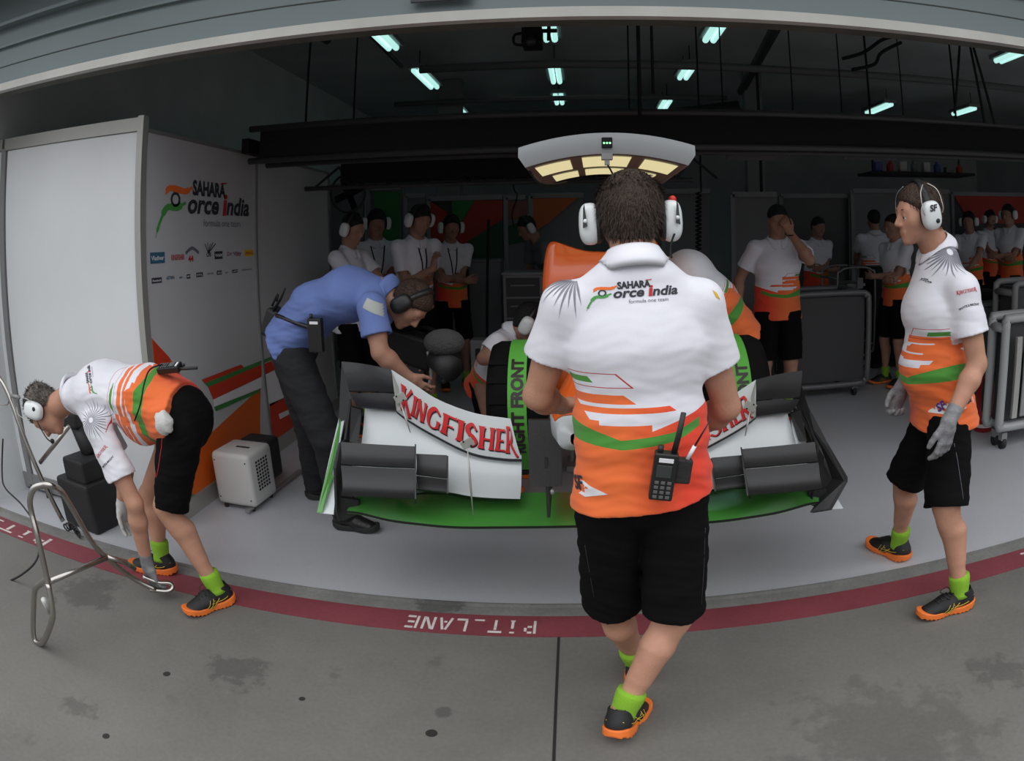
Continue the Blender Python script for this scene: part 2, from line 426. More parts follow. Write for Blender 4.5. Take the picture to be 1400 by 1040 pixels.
def shoe(root, an, toe, up=(0, 0, 1), style='sport', h=.004, lift=0., s=1., ground=None, laces=True):
    "an: ankle point; the sole lies .095 below it along up"
    F = Vector(toe).normalized(); L, F, U = frame(F, up); o = Vector(an)-U*.092*s; M = Matrix((L, F, U)).transposed()
    q = lambda f, l, u: o+(F*f+L*l+U*u)*s
    ops = [('u', ell(q(-.030, 0, .050), (.037*s, .042*s, .052*s), M), .01), ('u', cone(q(-.03, 0, .055), q(.07, 0, .052), .040*s, .041*s), .02),
           ('u', cone(q(.07, 0, .050), q(.16, 0, .030), .040*s, .031*s, L, 1.28), .02), ('u', cone(q(-.020, 0, .06), q(-.010, 0, .095), .040*s, .042*s), .015),
           ('i', plane(q(0, 0, .014), -U), .002), ('s', cone(q(-.012, 0, .085), q(.004, 0, .16), .034*s, .045*s), .004)]
    Vt, Fc = iso(ops, h); sh = mk('shoe', Vt, Fc, SHOEB if style == 'sport' else BLACKSHOE, root, True)
    fo, lo_, hi_ = cone((0, -.034*s, 0), (0, .165*s, 0), .049*s, .047*s, (1, 0, 0), 1.0)
    oa = np.array(o, np.float32); Mn = np.array(M, np.float32)
    def solef(Q):
        R = (Q-oa)@Mn; f = R[:, 1]; R2 = R.copy(); R2[:, 2] = 0; d = fo(R2); d += .010*s*np.clip(1-np.abs(f-.06*s)/(.05*s), 0, 1)
        bot = (.008*s*np.abs(((f/(.021*s)) % 1)-.5)*2 if style == 'sport' else 0)+np.clip(f-.13*s, 0, 1)*.25+np.clip(-.03*s-f, 0, 1)*.3
        top = .034*s+np.clip(-f, 0, .05)*.25+np.clip(f-.14*s, 0, 1)*.3
        return np.maximum(d, np.maximum(R[:, 2]-top, bot-R[:, 2])).astype(np.float32)
    a = oa-.22*s; b = oa+.22*s
    cr = np.array([A3(q(f, l, u)) for f in (-.1, .24) for l in (-.07, .07) for u in (-.01, .06)]); Vs, Fs = iso([('u', (solef, cr.min(0), cr.max(0)), 0)], h)
    mk('sole', Vs, Fs, SOLEO if style == 'sport' else SOLEB, sh, True)
    if style == 'sport' and laces:
        B = bvh_of(Vt, Fc)
        for sd in (-1, 1):
            for pts in ([(.02, .06), (.06, .03), (.10, .022)], [(-.06, .075), (-.02, .055), (.03, .045), (.055, .062)], [(.055, .07), (.065, .045), (.085, .024)], [(.075, .068), (.085, .045), (.105, .024)], [(.03, .045), (.07, .05)]):
                c = []
                for f, u in [tuple(p) for p in pts]:
                    h_ = B.ray_cast(q(f, sd*.12, u), -L*sd)
                    if h_[0] is not None: c.append(h_[0]+L*sd*.001)
                if len(c) > 1: MB().tube(c, .0014, 5, smoothpath=4).build('trim_line', YEL, sh, True)
        lb = MB()
        for i in range(5):
            f = .045+i*.018; a_ = [B.ray_cast(q(f+(.006 if k % 2 else 0), x, .16), -U) for k, x in enumerate((-.022, 0, .022))]
            a_ = [h_[0]+U*.003 for h_ in a_ if h_[0] is not None]
            if len(a_) > 1: lb.tube(a_, .0028, 6)
        lb.tube([q(.05, 0, .097), q(.06, .035, .115), q(.085, .05, .10), q(.08, .02, .09), q(.05, 0, .095)], .002, 6, smoothpath=6)
        lb.tube([q(.05, 0, .097), q(.05, -.04, .11), q(.08, -.045, .09), q(.07, -.01, .09)], .002, 6, smoothpath=6)
        lb.build('laces', CUPB, sh, True)
    return sh
BLACKSHOE = mat('black_leather', (.014, .013, .013), .35, bump=.3, bscale=90)
def headset(root, q, M, cups='white', boom=None, s=1., beacon=False, text=False, wires=True, name='headset'):
    L, F, U = (Vector(c) for c in M.transposed())
    cm = CUPW if cups == 'white' else CUPB
    hb = MB(); pts = []
    for i in range(25):
        a = PI*i/24; pts.append(q(.093*math.cos(a), -.005+.0*i, .0+.135*math.sin(a)))
    n = MB(); last = None
    # headband: flat strap
    w = F*.014*s
    vs = []; fs = []
    for i, p in enumerate(pts):
        d = (p-q(0, 0, .02)).normalized()
        vs += [p-w-d*.003, p+w-d*.003, p+w+d*.004, p-w+d*.004]
    for i in range(len(pts)-1):
        for k in range(4): a = 4*i+k; b = 4*i+(k+1) % 4; fs.append((a, b, b+4, a+4))
    fs += [(0, 1, 2, 3), tuple(range(len(vs)-4, len(vs)))[::-1]]
    hb.add(vs, fs); H = hb.build('headset', CUPB, root, True)
    for sd in (1, -1):
        c = MB(); R = Matrix((F, U, L*sd)).transposed()
        c.sph(q(sd*.111, 0, -.008), (.041*s, .057*s, .031*s), R, 28, .72); cup = c.build('ear_cup', cm, H, True)
        k = MB(); k.sph(q(sd*.088, 0, -.008), (.040*s, .054*s, .015*s), R, 24, .8); k.build('ear_cushion', CUPB, cup, True)
        if wires:
            for ff in (-1, 1):
                t = MB(); t.tube([q(sd*.100, ff*.008, .118), q(sd*.124, ff*.038, .085), q(sd*.137, ff*.046, .02), q(sd*.134, ff*.040, -.004)], .0016*s, 6, smoothpath=5); t.build('wire', STEEL, H, True)
            t = MB(); t.sph(q(sd*.140, -.012, -.032), (.010*s, .010*s, .004*s), R, 14); t.build('vent_knob', CUPB, cup, True)
        if beacon and sd == -1:
            t = MB(); t.sph(q(sd*.118, -.01, .05), .011*s, None, 14); t.build('red_tip', mat('red_plastic', (.6, .02, .01), .4), cup, True)
        if beacon:
            t = MB(); t.slab([q(sd*.128, -.045, .012+.012), q(sd*.124, -.046, .024+.012), q(sd*.118, -.0465, -.025), q(sd*.13, -.045, -.03)], -F*.006); t.build('clip_arm', CUPB, cup)
            t = MB(); t.sph(q(sd*.123, -.052, -.012), .006*s, None, 12); t.build('clip_rivet', CUPW, cup, True)
    if boom:
        t = MB(); sd = boom; t.tube([q(sd*.115, .03, -.03), q(sd*.105, .07, -.055), q(sd*.07, .115, -.072), q(sd*.03, .13, -.072)], .003*s, 7, smoothpath=6)
        t.sph(q(sd*.025, .128, -.070), (.012*s,)*3, None, 12); t.build('microphone', CUPB, H, True)
    return H
def hair_build(root, c, F, U, m, s=1., h=.004, long=0., strands=0, thick=.012, spiky=.006):
    L, F, U = frame(F, U); M = Matrix((L, F, U)).transposed()
    q = lambda l, f, u: Vector(c)+(L*l+F*f+U*u)*s
    ops = [('u', ell(q(0, -.012, .034), ((.077+thick)*s, (.094+thick)*s, (.086+thick)*s), M), .02),
           ('u', ell(q(0, -.045, -.02), (.062*s, .052*s, .075*s), M), .03),
           ('i', plane(q(0, .078, .060), (F*.69-U*.72)), .022), ('i', plane(q(0, 0, -.090-long), -U), .01)]
    for sd in (-1, 1): ops.append(('s', ell(q(sd*.10, .005, -.035), (.03*s, .035*s, .035*s), M), .01))
    hm = np.array(M, np.float32); ca = A3(c)
    def post(Q):
        R = (Q-ca)@hm; x, y, z = R[:, 0]*1., R[:, 1], R[:, 2]
        return (spiky*.5*(np.sin(x*330+3*np.sin(z*60))*np.sin(y*260+2*np.sin(z*50+x*40)))).astype(np.float32)*.6
    Vt, Fc = iso(ops, h, post); v2, f2 = Vt.tolist(), [tuple(int(a) for a in f) for f in Fc]
    if strands:
        rnd = random.Random(3); B = bvh_of(Vt, Fc); mb = MB()
        for i in range(strands):
            k = rnd.randrange(len(v2)); p = Vector(v2[k]); nn = B.find_nearest(p)[1] or U
            rel = M.transposed() @ (p-Vector(c))
            down = (-U*(1.0 if rel.z < .07 else .3)-F*(.4 if rel.z > .05 else .1)+L*(rel.x*6)+Vector((rnd.uniform(-1, 1), rnd.uniform(-1, 1), rnd.uniform(-1, 1)))*(.10+spiky*30))
            out = (p-q(0, -.01, .02)).normalized()
            ln = rnd.uniform(.014, .03)*s; a = p-out*.003; b = a+(out*(.10+spiky*25)+down.normalized()*.75)*ln*.5; e = b+(out*(-.02+spiky*14*rnd.random())+down.normalized()).normalized()*ln*.5
            sd_ = out.cross(down).normalized()*rnd.uniform(.0009, .0018)*s
            mb.add([a-sd_, a+sd_, b+sd_*.8, b-sd_*.8, e], [(0, 1, 2, 3), (3, 2, 4)])
        n = len(v2); v2 += [tuple(x) for x in mb.v]; f2 += [tuple(a+n for a in f) for f in mb.f]
    return mk('hair', v2, f2, m, root, True)

def person(J, label, outfit='team', h=.005, skin=None, hair=None, group=None, hero=True, cloth=None, shoes='sport', cups='white', boom=None, gloves=(None, None), b=1.,
           strands=0, hshirt=None, beacon=False, eyes=False, seed=0, wires=False, legs='shorts', sleeve=.62, hemdrop=.10, head_s=1., hat=False, minr=0., wramp=.0042, shortscut=.93, hemtilt=None, socks=None):
    skin = skin or SKIN; g = J['ground']; root = empty('person', g, label, 'person', group)
    nk, pel, hd = J['nk'], J['pel'], J['hd']; latS, latH = Vector(J['latS']).normalized(), Vector(J['latH']).normalized()
    up = (nk-pel).normalized(); Fs = latS.cross(up)*-1; Fs = up.cross(latS)*-1 if False else latS.cross(up)   # forward of the chest: left x up
    Fs.normalize(); che = J.get('che', lerp(nk, pel, .34)); wai = J.get('wai', lerp(nk, pel, .72))
    ho, q, M = head_ops(hd, J['hF'], J['hU'], head_s, hero)
    ops = list(ho); nkc = q(0, -.018, -.055)
    ops += [('u', cone(nkc, nk, .060*b, .066*b), .02), ('u', cone(nk-up*.03, che, .060*b, .092*b, latS, 1.35), .03), ('u', cone(che, wai, .092*b, .086*b, latS, 1.4), .04), ('u', cone(wai, pel, .086*b, .092*b, lerp(latS, latH, .5), 1.5), .04)]
    A = {}
    for sd, k in ((1, 'L'), (-1, 'R')):
        sh, el, w = J['sh'+k], J['el'+k], J['wr'+k]; A[k] = (sh, el, w)
        ops += [('u', cone(nk-up*.045, sh, .036*b, .044*b), .02)]+arm_ops(sh, el, w, b)
        ops += hand_ops(w, J.get('hd'+k) or (w-el), J.get('hn'+k) or latS*sd, sd, J.get('hc'+k, .35), 1., minr=minr, spread=J.get('hs'+k, .12))
        hip, kn, an = J['hip'+k], J['kn'+k], J['an'+k]; bk = -Vector(J['toe'+k]); bk.z = 0; bk.normalize()
        ops += leg_ops(hip, kn, an, bk, b); ops.append(('u', cone(an, an-Vector((0, 0, .03)), .034, .034), .01))
        ops.append(('u', cone(an-Vector((0, 0, .045)), an-Vector((0, 0, .045))+Vector(J['toe'+k]).normalized()*.1, .03, .026), .02))
    Vt, F = iso(ops, h); body = mk('body', Vt, F, skin, root, True)
    if eyes:
        for sd in (-1, 1):
            e = MB(); e.sph(q(sd*.031, .0765, -.002), .0126*head_s, None, 16); eo = e.build('eye', EYEW, body, True)
            e = MB(); e.sph(q(sd*.031, .0865, -.002), .0056*head_s, None, 12); e.build('iris', EYED, body, True)
            e = MB(); e.tube([q(sd*.014, .087, .024), q(sd*.03, .088, .030), q(sd*.046, .078, .026)], [.003, .002], 6, smoothpath=5); e.build('eyebrow', hair or BLACKCLOTH, body, True)
    if hair: hair_build(root, hd, J['hF'], J['hU'], hair, head_s, h if hero else max(h*.9, .006), strands=strands, spiky=J.get('spiky', .006), long=J.get('nape', 0.), thick=J.get('hairthick', .010 if strands else .007))
    HS = headset(root, q, M, cups, boom, head_s, beacon, wires=wires) if cups else None
    # shirt
    hs = hshirt or h*1.1; hem = pel-up*hemdrop; hl = (nk-hem).length
    sops = [('u', cone(nk-up*.035, che, .085*b, .126*b, latS, 1.42), .05), ('u', cone(che, wai, .128*b, .118*b, latS, 1.40), .05), ('u', cone(wai, hem-up*.06, .121*b, .138*b, lerp(latS, latH, .6), 1.42), .05)]
    sops[-1] = ('u', cone(wai, hem-up*.06, .121*b, .148*b, lerp(latS, latH, .6), 1.42), .05)
    if 'belly' in J: sops.append(('u', ell(J['belly'], (.13, .13, .14)), .06))
    for k in 'LR':
        sh, el, w = A[k]; e = lerp(sh, el, sleeve)
        sops.append(('u', cone(nk-up*.045, sh, .050*b, .061*b), .045))
    core = list(sops)
    sops.append(('i', plane(hem, hemtilt or -up), .004))
    for k in 'LR':
        sh, el, w = A[k]; e = lerp(sh, el, sleeve); d = (el-sh).normalized()
        f = cone(sh, lerp(sh, el, sleeve+.12), .062*b, .075*b); pf = plane(e, d)
        def sleeve_f(Q, f=f[0], p=pf[0]): return np.maximum(f(Q), p(Q))
        sops.append(('u', (sleeve_f, f[1], f[2]), .03)); c2 = cone(lerp(sh, el, sleeve-.10), lerp(sh, el, sleeve+.2), .052*b, .066*b)
        sops.append(('s', c2, .003))
    axn = (nkc-nk).normalized(); sops.append(('s', cone(nk+axn*.108, nkc+axn*.10, .10*b, .12*b), .006)); sops.append(('s', cone(nk, nk+axn*.1, .058*b, .064*b), .004))
    wf = wr(wramp, 17, seed); nka, upa = A3(nk), A3(up)
    St, SF = iso(sops, hs, lambda Q: wf(Q)*np.clip(.25+1.3*(-((Q-nka)@upa)/hl-.15), .25, 1.15).astype(np.float32))
    Qr = St-A3(nk); ua = A3(up); pv = -(Qr@ua)/hl*1.0+J.get('v0', .03); pu = Qr@A3(latS); pf = (Qr@A3(Fs) > 0).astype(np.float32)
    dt = evals(core, St); ps = np.zeros(len(St), np.float32)
    for k in 'LR':
        sh, el, w = A[k]; d = (el-sh).normalized(); ps = np.maximum(ps, ((dt > .014) | ((St-A3(lerp(sh, el, .22)))@A3(d) > 0) & (cone(sh, el, .07, .083)[0](St) < .010) & (dt > -.003) & ((St-A3(lerp(sh, el, sleeve+.08)))@A3(d) < 0)).astype(np.float32))
    cl = cloth or TEAM
    shirt = mk('shirt', St, SF, cl, root, True, attrs={'pu': pu, 'pv': pv, 'ps': ps, 'pf': pf})
    # collar
    cm = MB(); n = 40; ax = (nkc-nk).normalized(); Fc_ = (Fs-ax*Fs.dot(ax)).normalized(); Lc = ax.cross(Fc_)*-1; vs = []; fs = []
    prof = [(-.030, .094), (-.008, .095), (.010, .088), (.034, .075), (.040, .0725), (.036, .069), (.0, .071)]
    for i in range(n+1):
        a = PI/2+.20+(2*PI-.40)*i/n
        for hh, rr in prof:
            fr = math.sin(a); dip = .014-.052*max(0, fr)**2; flare = .012*max(0, fr)**3
            vs.append(nk+ax*(hh*(1-.25*max(0, fr))+dip)+(Lc*math.cos(a)+Fc_*math.sin(a))*(rr*b+flare))
    m_ = len(prof); av = np.array([tuple(v) for v in vs], dtype=np.float32); axa = A3(ax); outer = np.tile(np.array([1, 1, 1, 1, 1, .6, 0.]), n+1)
    for _ in range(7): av += (np.maximum(0, .004-evals(sops, av))*outer)[:, None]*axa*.8
    vs = [Vector(map(float, v)) for v in av]
    for i in range(n):
        for k in range(m_): fs.append((i*m_+k, (i+1)*m_+k, (i+1)*m_+(k+1) % m_, i*m_+(k+1) % m_))
    fs += [tuple(range(m_)), tuple(range(n*m_, n*m_+m_))[::-1]]
    mk('collar', vs, fs, COLLARW if cl in (TEAM, WHITE) else cl, shirt, True)
    # legwear
    if legs:
        lops = [('u', ell(pel-up*.02, (.166*b, .122*b, .14*b), Matrix((latH, latH.cross(Vector((0, 0, 1))), (0, 0, 1))).transposed()), .03)]
        cuts = []
        for k in 'LR':
            hip, kn, an = J['hip'+k], J['kn'+k], J['an'+k]
            if legs == 'shorts':
                e = lerp(hip, kn, shortscut+.1); d = (kn-hip).normalized(); f = cone(hip, e, .099*b, .097*b); p = plane(lerp(hip, kn, shortscut), d)
                lops.append(('u', ((lambda Q, f=f[0], p=p[0]: np.maximum(f(Q), p(Q))), f[1], f[2]), .014)); cuts.append(('s', cone(lerp(hip, kn, shortscut-.05), lerp(hip, kn, shortscut+.2), .075*b, .095*b), .003))
            else:
                lops += [('u', cone(hip, kn, .108*b, .085*b), .03), ('u', cone(kn, lerp(kn, an, .93), .083*b, .074*b), .02)]
        lops += cuts; lops.append(('i', plane(pel+up*J.get('belt', min(.06, -hemdrop+.075)), up), .01))
        Lt, LF = iso(lops, hs, wr(.004, 15, seed+3)); sho = mk('shorts' if legs == 'shorts' else 'trousers', Lt, LF, BLACKCLOTH if legs == 'shorts' else GREYCLOTH, root, True)
    else: Lt = LF = sho = None
    for sd, k in ((1, 'L'), (-1, 'R')):
        an = J['an'+k]; kn = J['kn'+k]; d = (kn-an).normalized()
        if shoes:
            shoe(root, an, J['toe'+k], J.get('fu'+k, (0, 0, 1)), shoes, max(h*.9, .0035), laces=hero)
            if legs == 'shorts':
                sk = MB(); bk = -Vector(J['toe'+k]); bk.z = 0; bk.normalize(); c0 = an-Vector((0, 0, .02)); c1 = an+d*.088+bk*.006; rr = [a_*b for a_ in (.046, .043, .042, .044, .046, .0475, .048, .046)]
                sk.tube([lerp(c0, c1, t/7) for t in range(8)], rr, 24); sk.build('sock', SOCK, root, True)
        gm = gloves[0 if k == 'L' else 1]
        if gm:
            w = J['wr'+k]; el = J['el'+k]; go = hand_ops(w, J.get('hd'+k) or (w-el), J.get('hn'+k) or latS*sd, sd, J.get('hc'+k, .35), 1.0, .0028, spread=J.get('hs'+k, .12))
            dd = (el-w).normalized(); go.append(('u', cone(w, w+dd*.055, .031, .034), .01)); Gt, GF = iso(go, min(h, .0035)); mk('glove', Gt, GF, gm, root, True)
    return dict(root=root, shirt=shirt, St=St, SF=SF, sb=bvh_of(St, SF), shorts=sho, lb=bvh_of(Lt, LF) if Lt is not None else None, q=q, M=M, HS=HS, up=up, Fs=Fs, lat=latS, J=J, body=body)
# ---------------------------------------------------------------- writing and marks
def text_polys(s, size=1., bold=0., shear=0., sx=1., align='LEFT', space=1.):
    cu = bpy.data.curves.new('t', 'FONT'); cu.body = s; cu.size = size; cu.offset = bold; cu.shear = shear; cu.align_x = align; cu.space_character = space; cu.resolution_u = 3
    o = bpy.data.objects.new('t', cu); COL.objects.link(o)
    dg = bpy.context.evaluated_depsgraph_get(); me = o.evaluated_get(dg).to_mesh()
    vs = [(v.co.x*sx, v.co.y) for v in me.vertices]; fs = [tuple(p.vertices) for p in me.polygons]
    o.evaluated_get(dg).to_mesh_clear(); bpy.data.objects.remove(o); bpy.data.curves.remove(cu)
    return vs, fs
def shift2(vf, dx, dy, k=1., rot=0.):
    c, s = math.cos(rot), math.sin(rot)
    return [((x*c-y*s)*k+dx, (x*s+y*c)*k+dy) for x, y in vf[0]], vf[1]
def join2(*L):
    v = []; f = []
    for a, b in L:
        n = len(v); v += list(a); f += [tuple(i+n for i in q) for q in b]
    return v, f
def poly2(pts): return list(pts), [tuple(range(len(pts)))]
def refine(vf, mx):
    bm = bmesh.new(); vs = [bm.verts.new((x, y, 0)) for x, y in vf[0]]
    for f in vf[1]:
        try: bm.faces.new([vs[i] for i in f])
        except ValueError: pass
    bmesh.ops.triangulate(bm, faces=bm.faces[:])
    for _ in range(7):
        es = [e for e in bm.edges if e.calc_length() > mx]
        if not es: break
        bmesh.ops.subdivide_edges(bm, edges=es, cuts=1); bmesh.ops.triangulate(bm, faces=[f for f in bm.faces if len(f.verts) > 3])
    bm.verts.index_update()
    out = [(v.co.x, v.co.y) for v in bm.verts], [tuple(v.index for v in f.verts) for f in bm.faces]; bm.free(); return out
def decal(name, vf, fn, m, parent, mx=.02):
    "fn maps 2D artwork coordinates to a surface point just proud of the surface"
    v, f = refine(vf, mx); P3 = [fn(x, y) for x, y in v]
    f = [q for q in f if all(P3[i] is not None for i in q)]
    if mx < 1: f = [q for q in f if all((P3[q[i]]-P3[q[i-1]]).length < 3.2*math.hypot(v[q[i]][0]-v[q[i-1]][0], v[q[i]][1]-v[q[i-1]][1])+.002 for i in range(len(q)))] if mx < .05 else f
    P3 = [p if p is not None else Vector((0, 0, 0)) for p in P3]
    used = sorted({i for q in f for i in q}); r = {a: b for b, a in enumerate(used)}
    if not used: return None
    return mk(name, [P3[i] for i in used], [tuple(r[i] for i in q) for q in f], m, parent)
def proj(bvh, o, u, v, eps=.0015, depth=.25):
    o, u, v = Vector(o), Vector(u).normalized(), Vector(v); v = (v-u*v.dot(u)).normalized(); n = u.cross(v)   # n points at the viewer side
    def fn(x, y):
        h = bvh.ray_cast(o+u*x+v*y+n*depth, -n, depth*2.2)
        return None if h[0] is None else h[0]+n*eps
    return fn
def flat(o, u, v, eps=.0015):
    o, u, v = Vector(o), Vector(u).normalized(), Vector(v).normalized(); n = u.cross(v)
    return lambda x, y: o+u*x+v*y+n*eps
def stroke2(pts, w):
    v = []; n = len(pts)
    for i, p in enumerate(pts):
        a = Vector(pts[max(i-1, 0)]); b = Vector(pts[min(i+1, n-1)]); d = (b-a).normalized(); ww = w[min(i, len(w)-1)] if isinstance(w, (list, tuple)) else w
        v.append((p[0]-d.y*ww/2, p[1]+d.x*ww/2)); v.append((p[0]+d.y*ww/2, p[1]-d.x*ww/2))
    return v, [(2*i, 2*i+1, 2*i+3, 2*i+2) for i in range(n-1)]
def curve2(pts, k=8): return [(p.x, p.y) for p in spline([Vector((x, y, 0)) for x, y in pts], k)]
def team_logo():
    "unit width 1; returns list of (material, artwork, part name)"
    L = []
    og = stroke2(curve2([(.085, .150), (.12, .195), (.20, .19), (.27, .185), (.33, .215)]), [.012]*4+[.036]*8+[.045]*8+[.040]*8+[.02]*5)
    gn = stroke2(curve2([(.0, -.12), (.04, -.02), (.10, .07), (.19, .075), (.27, .11)]), [.004]*4+[.02]*8+[.04]*8+[.045]*8+[.02]*5)
    L.append((INKO, og, 'orange_flame')); L.append((INKGR, gn, 'green_tail'))
    ring = [(.175+.036*math.cos(a*PI/12), .125+.040*math.sin(a*PI/12)) for a in range(25)]
    L.append((INKD, stroke2(ring, .017), 'ring_mark'))
    L.append((INKD, shift2(text_polys('SAHARA', .135, .0065, 0, .66), .335, .17), 'sahara_lettering'))
    L.append((INKD, shift2(text_polys('orce', .185, .0058, .22, .92), .28, .045), 'force_lettering'))
    L.append((INKR, shift2(text_polys('i', .225, .007, .1, 1.1), .640, .042), 'red_letter'))
    L.append((INKD, shift2(text_polys('ndia', .185, .0058, .22, .88), .685, .045), 'india_lettering'))
    L.append((INKR, stroke2([(.625, .265), (.69, .275)], .012), 'red_tick'))
    L.append((INKG, shift2(text_polys('formula one team', .072, 0, 0, .8), .44, -.045), 'small_lettering'))
    return L
LOGO = team_logo()
def put_logo(fn0, width, parent, mx=.02, mono=None):
    for m, vf, n in LOGO:
        decal(n, ([(x*width, y*width*.72) for x, y in vf[0]], vf[1]), fn0, mono or m, parent, mx)
# drawn capital letters with flared serifs, cell height 1
def wedge(a, b, w, fl=1.55):
    "a thick stem from a to b that flares at both ends"
    a, b = Vector((*a, 0)), Vector((*b, 0)); pts = [(a.x+(b.x-a.x)*t, a.y+(b.y-a.y)*t) for t in (0, .06, .16, .5, .84, .94, 1)]
    return stroke2(pts, [w*fl, w*1.25, w, w*.92, w, w*1.25, w*fl])
def kletter(ch):
    S = .19; A = []
    if ch == 'K': A = [wedge((.12, 0), (.12, 1), S), wedge((.17, .48), (.56, 1.0), .10), wedge((.20, .56), (.70, -.16), .17)]; w = .66
    elif ch == 'I': A = [wedge((.12, 0), (.12, 1), S)]; w = .26
    elif ch == 'N': A = [wedge((.10, 0), (.10, 1), .13), wedge((.10, 1), (.52, 0), .17), wedge((.52, 0), (.52, 1), .12)]; w = .66
    elif ch == 'G': A = [stroke2(curve2([(.60, .80), (.40, 1.0), (.16, .82), (.09, .5), (.18, .15), (.40, 0), (.58, .12)], 6), [.05, .07, .09, .10, .11, .12, .14, .16, .17, .18, .19, .19, .2, .2, .2, .2, .2, .19, .18, .17, .16, .15, .14, .13, .12, .11, .10, .10, .10, .09, .09, .09, .09, .09, .09, .09, .09]), wedge((.58, .08), (.58, .48), .13)]; w = .72
    elif ch == 'F': A = [wedge((.12, 0), (.12, 1), S), wedge((.10, .95), (.54, .95), .09, 1.9), wedge((.12, .52), (.42, .52), .08, 1.9)]; w = .56
    elif ch == 'S': A = [stroke2(curve2([(.46, .78), (.30, .98), (.11, .82), (.16, .60), (.40, .42), (.46, .18), (.26, .0), (.06, .20)], 6), [.12, .09, .08, .08, .09, .10, .12, .13, .14, .15, .16, .17, .18, .19, .19, .19, .19, .19, .19, .19, .19, .18, .18, .17, .16, .15, .14, .13, .12, .11, .10, .09, .08, .08, .08, .08, .09, .09, .09, .1, .1, .11, .12])]; w = .56
    elif ch == 'H': A = [wedge((.12, 0), (.12, 1), S), wedge((.56, 0), (.56, 1), .16), wedge((.12, .5), (.56, .5), .09, 1)]; w = .72
    elif ch == 'E': A = [wedge((.12, 0), (.12, 1), S), wedge((.10, .95), (.50, .95), .09, 1.9), wedge((.12, .52), (.42, .52), .08, 1.9), wedge((.10, .05), (.54, .05), .09, 1.9)]; w = .58
    elif ch == 'R': A = [wedge((.12, 0), (.12, 1), S), stroke2(curve2([(.12, .95), (.42, .94), (.52, .72), (.38, .50), (.14, .48)], 6), [.08]*6+[.11]*6+[.17]*7+[.10]*6), wedge((.28, .52), (.78, -.20), .17)]; w = .72
    return join2(*A), w
def kingfisher(size, gap=.06, sizes=None):
    x = 0; out = []; s = 'KINGFISHER'
    for i, ch in enumerate(s):
        vf, w = kletter(ch); k = size*(1.18 if i in (0, 9) else 1.); out.append(shift2(vf, x, -(k-size)*.3, k)); x += (w+gap)*k
    v, f = join2(*out); return (v, f), x
# ---------------------------------------------------------------- the place
def noise_floor_mat(name, base, rough, spots=(), grain=.12, vs=1.3, streak=None, stains=()):
    m = mat(name, base, rough); nt = m.node_tree; t = NT(m); b = nt.nodes['Principled BSDF']
    tc = nt.nodes.new('ShaderNodeTexCoord'); ob = tc.outputs['Object']
    def noise(sc_, det, lo, hi, a, c_):
        n = nt.nodes.new('ShaderNodeTexNoise'); n.inputs['Scale'].default_value = sc_; n.inputs['Detail'].default_value = det; n.inputs['Roughness'].default_value = .65
        nt.links.new(ob, n.inputs['Vector']); r = nt.nodes.new('ShaderNodeMapRange')
        for i, x in ((1, lo), (2, hi), (3, a), (4, c_)): r.inputs[i].default_value = x
        nt.links.new(n.outputs['Fac'], r.inputs[0]); return r.outputs[0]
    f = t.m('MULTIPLY', noise(vs, 8, .3, .7, 1-grain, 1+grain), noise(55, 3, .3, .7, 1-grain*.5, 1+grain*.5))
    f = t.m('MULTIPLY', f, noise(vs*3.3, 10, .62, .74, 1., 1-grain*1.4))
    sx = nt.nodes.new('ShaderNodeSeparateXYZ'); nt.links.new(ob, sx.inputs[0]); X, Y = sx.outputs[0], sx.outputs[1]
    for x, y, r, dk in spots:
        d = t.m('SQRT', t.m('ADD', t.m('POWER', t.m('SUBTRACT', X, x), 2), t.m('POWER', t.m('SUBTRACT', Y, y), 2)))
        if dk < .5: k = t.lt(d, r)
        else:
            d = t.m('ADD', d, noise(9, 5, .3, .7, -r*.7, r*.7)); k = t.m('SUBTRACT', 1., t.m('DIVIDE', d, r)); k.node.use_clamp = True; k = t.m('MINIMUM', t.m('MULTIPLY', k, 2.5), 1.)
        f = t.m('MULTIPLY', f, t.m('SUBTRACT', 1., t.m('MULTIPLY', k, 1-dk)))
    mx = nt.nodes.new('ShaderNodeMix'); mx.data_type = 'RGBA'; mx.blend_type = 'MULTIPLY'; mx.inputs[0].default_value = 1; mx.inputs[6].default_value = (*base, 1)
    nt.links.new(f, mx.inputs[7]); nt.links.new(mx.outputs[2], b.inputs['Base Color'])
    return m
gs = lambda px, py: (G(px, py).x, G(px, py).y)
spots = [(*gs(413, 955), .013, .12), (*gs(590, 1002), .021, .12), (*gs(228, 921), .017, .12), (*gs(145, 1006), .016, .12), (*gs(606, 974), .03, .62), (*gs(322, 918), .13, .66), (*gs(110, 968), .09, .7),
         (*gs(120, 810), .20, .68), (*gs(1365, 915), .12, .72), (*gs(1220, 1010), .35, .8), (*gs(595, 903), .05, .8), (*gs(458, 926), .03, .75)]
CONC = noise_floor_mat('pit_lane_concrete', (.145, .140, .127), .8, spots, .16)
EPOXY = noise_floor_mat('garage_floor_epoxy', (.50, .51, .54), .36, [], .06, .9)
SILL = noise_floor_mat('threshold_concrete', (.20, .20, .19), .85, [(*gs(600, 829), .12, .55)], .2, 4)
REDP = noise_floor_mat('red_line_paint', (.21, .045, .058), .6, [], .16, 3)
PAINTW = mat('stencil_white_paint', (.62, .57, .55), .7, var=.15, vscale=30)
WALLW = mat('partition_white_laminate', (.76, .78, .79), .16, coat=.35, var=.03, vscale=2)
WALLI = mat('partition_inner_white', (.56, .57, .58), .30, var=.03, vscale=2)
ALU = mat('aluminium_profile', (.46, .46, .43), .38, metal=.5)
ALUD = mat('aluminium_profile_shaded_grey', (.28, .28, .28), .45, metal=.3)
PLAST = mat('painted_masonry_grey', (.66, .68, .68), .9, var=.08, vscale=2)
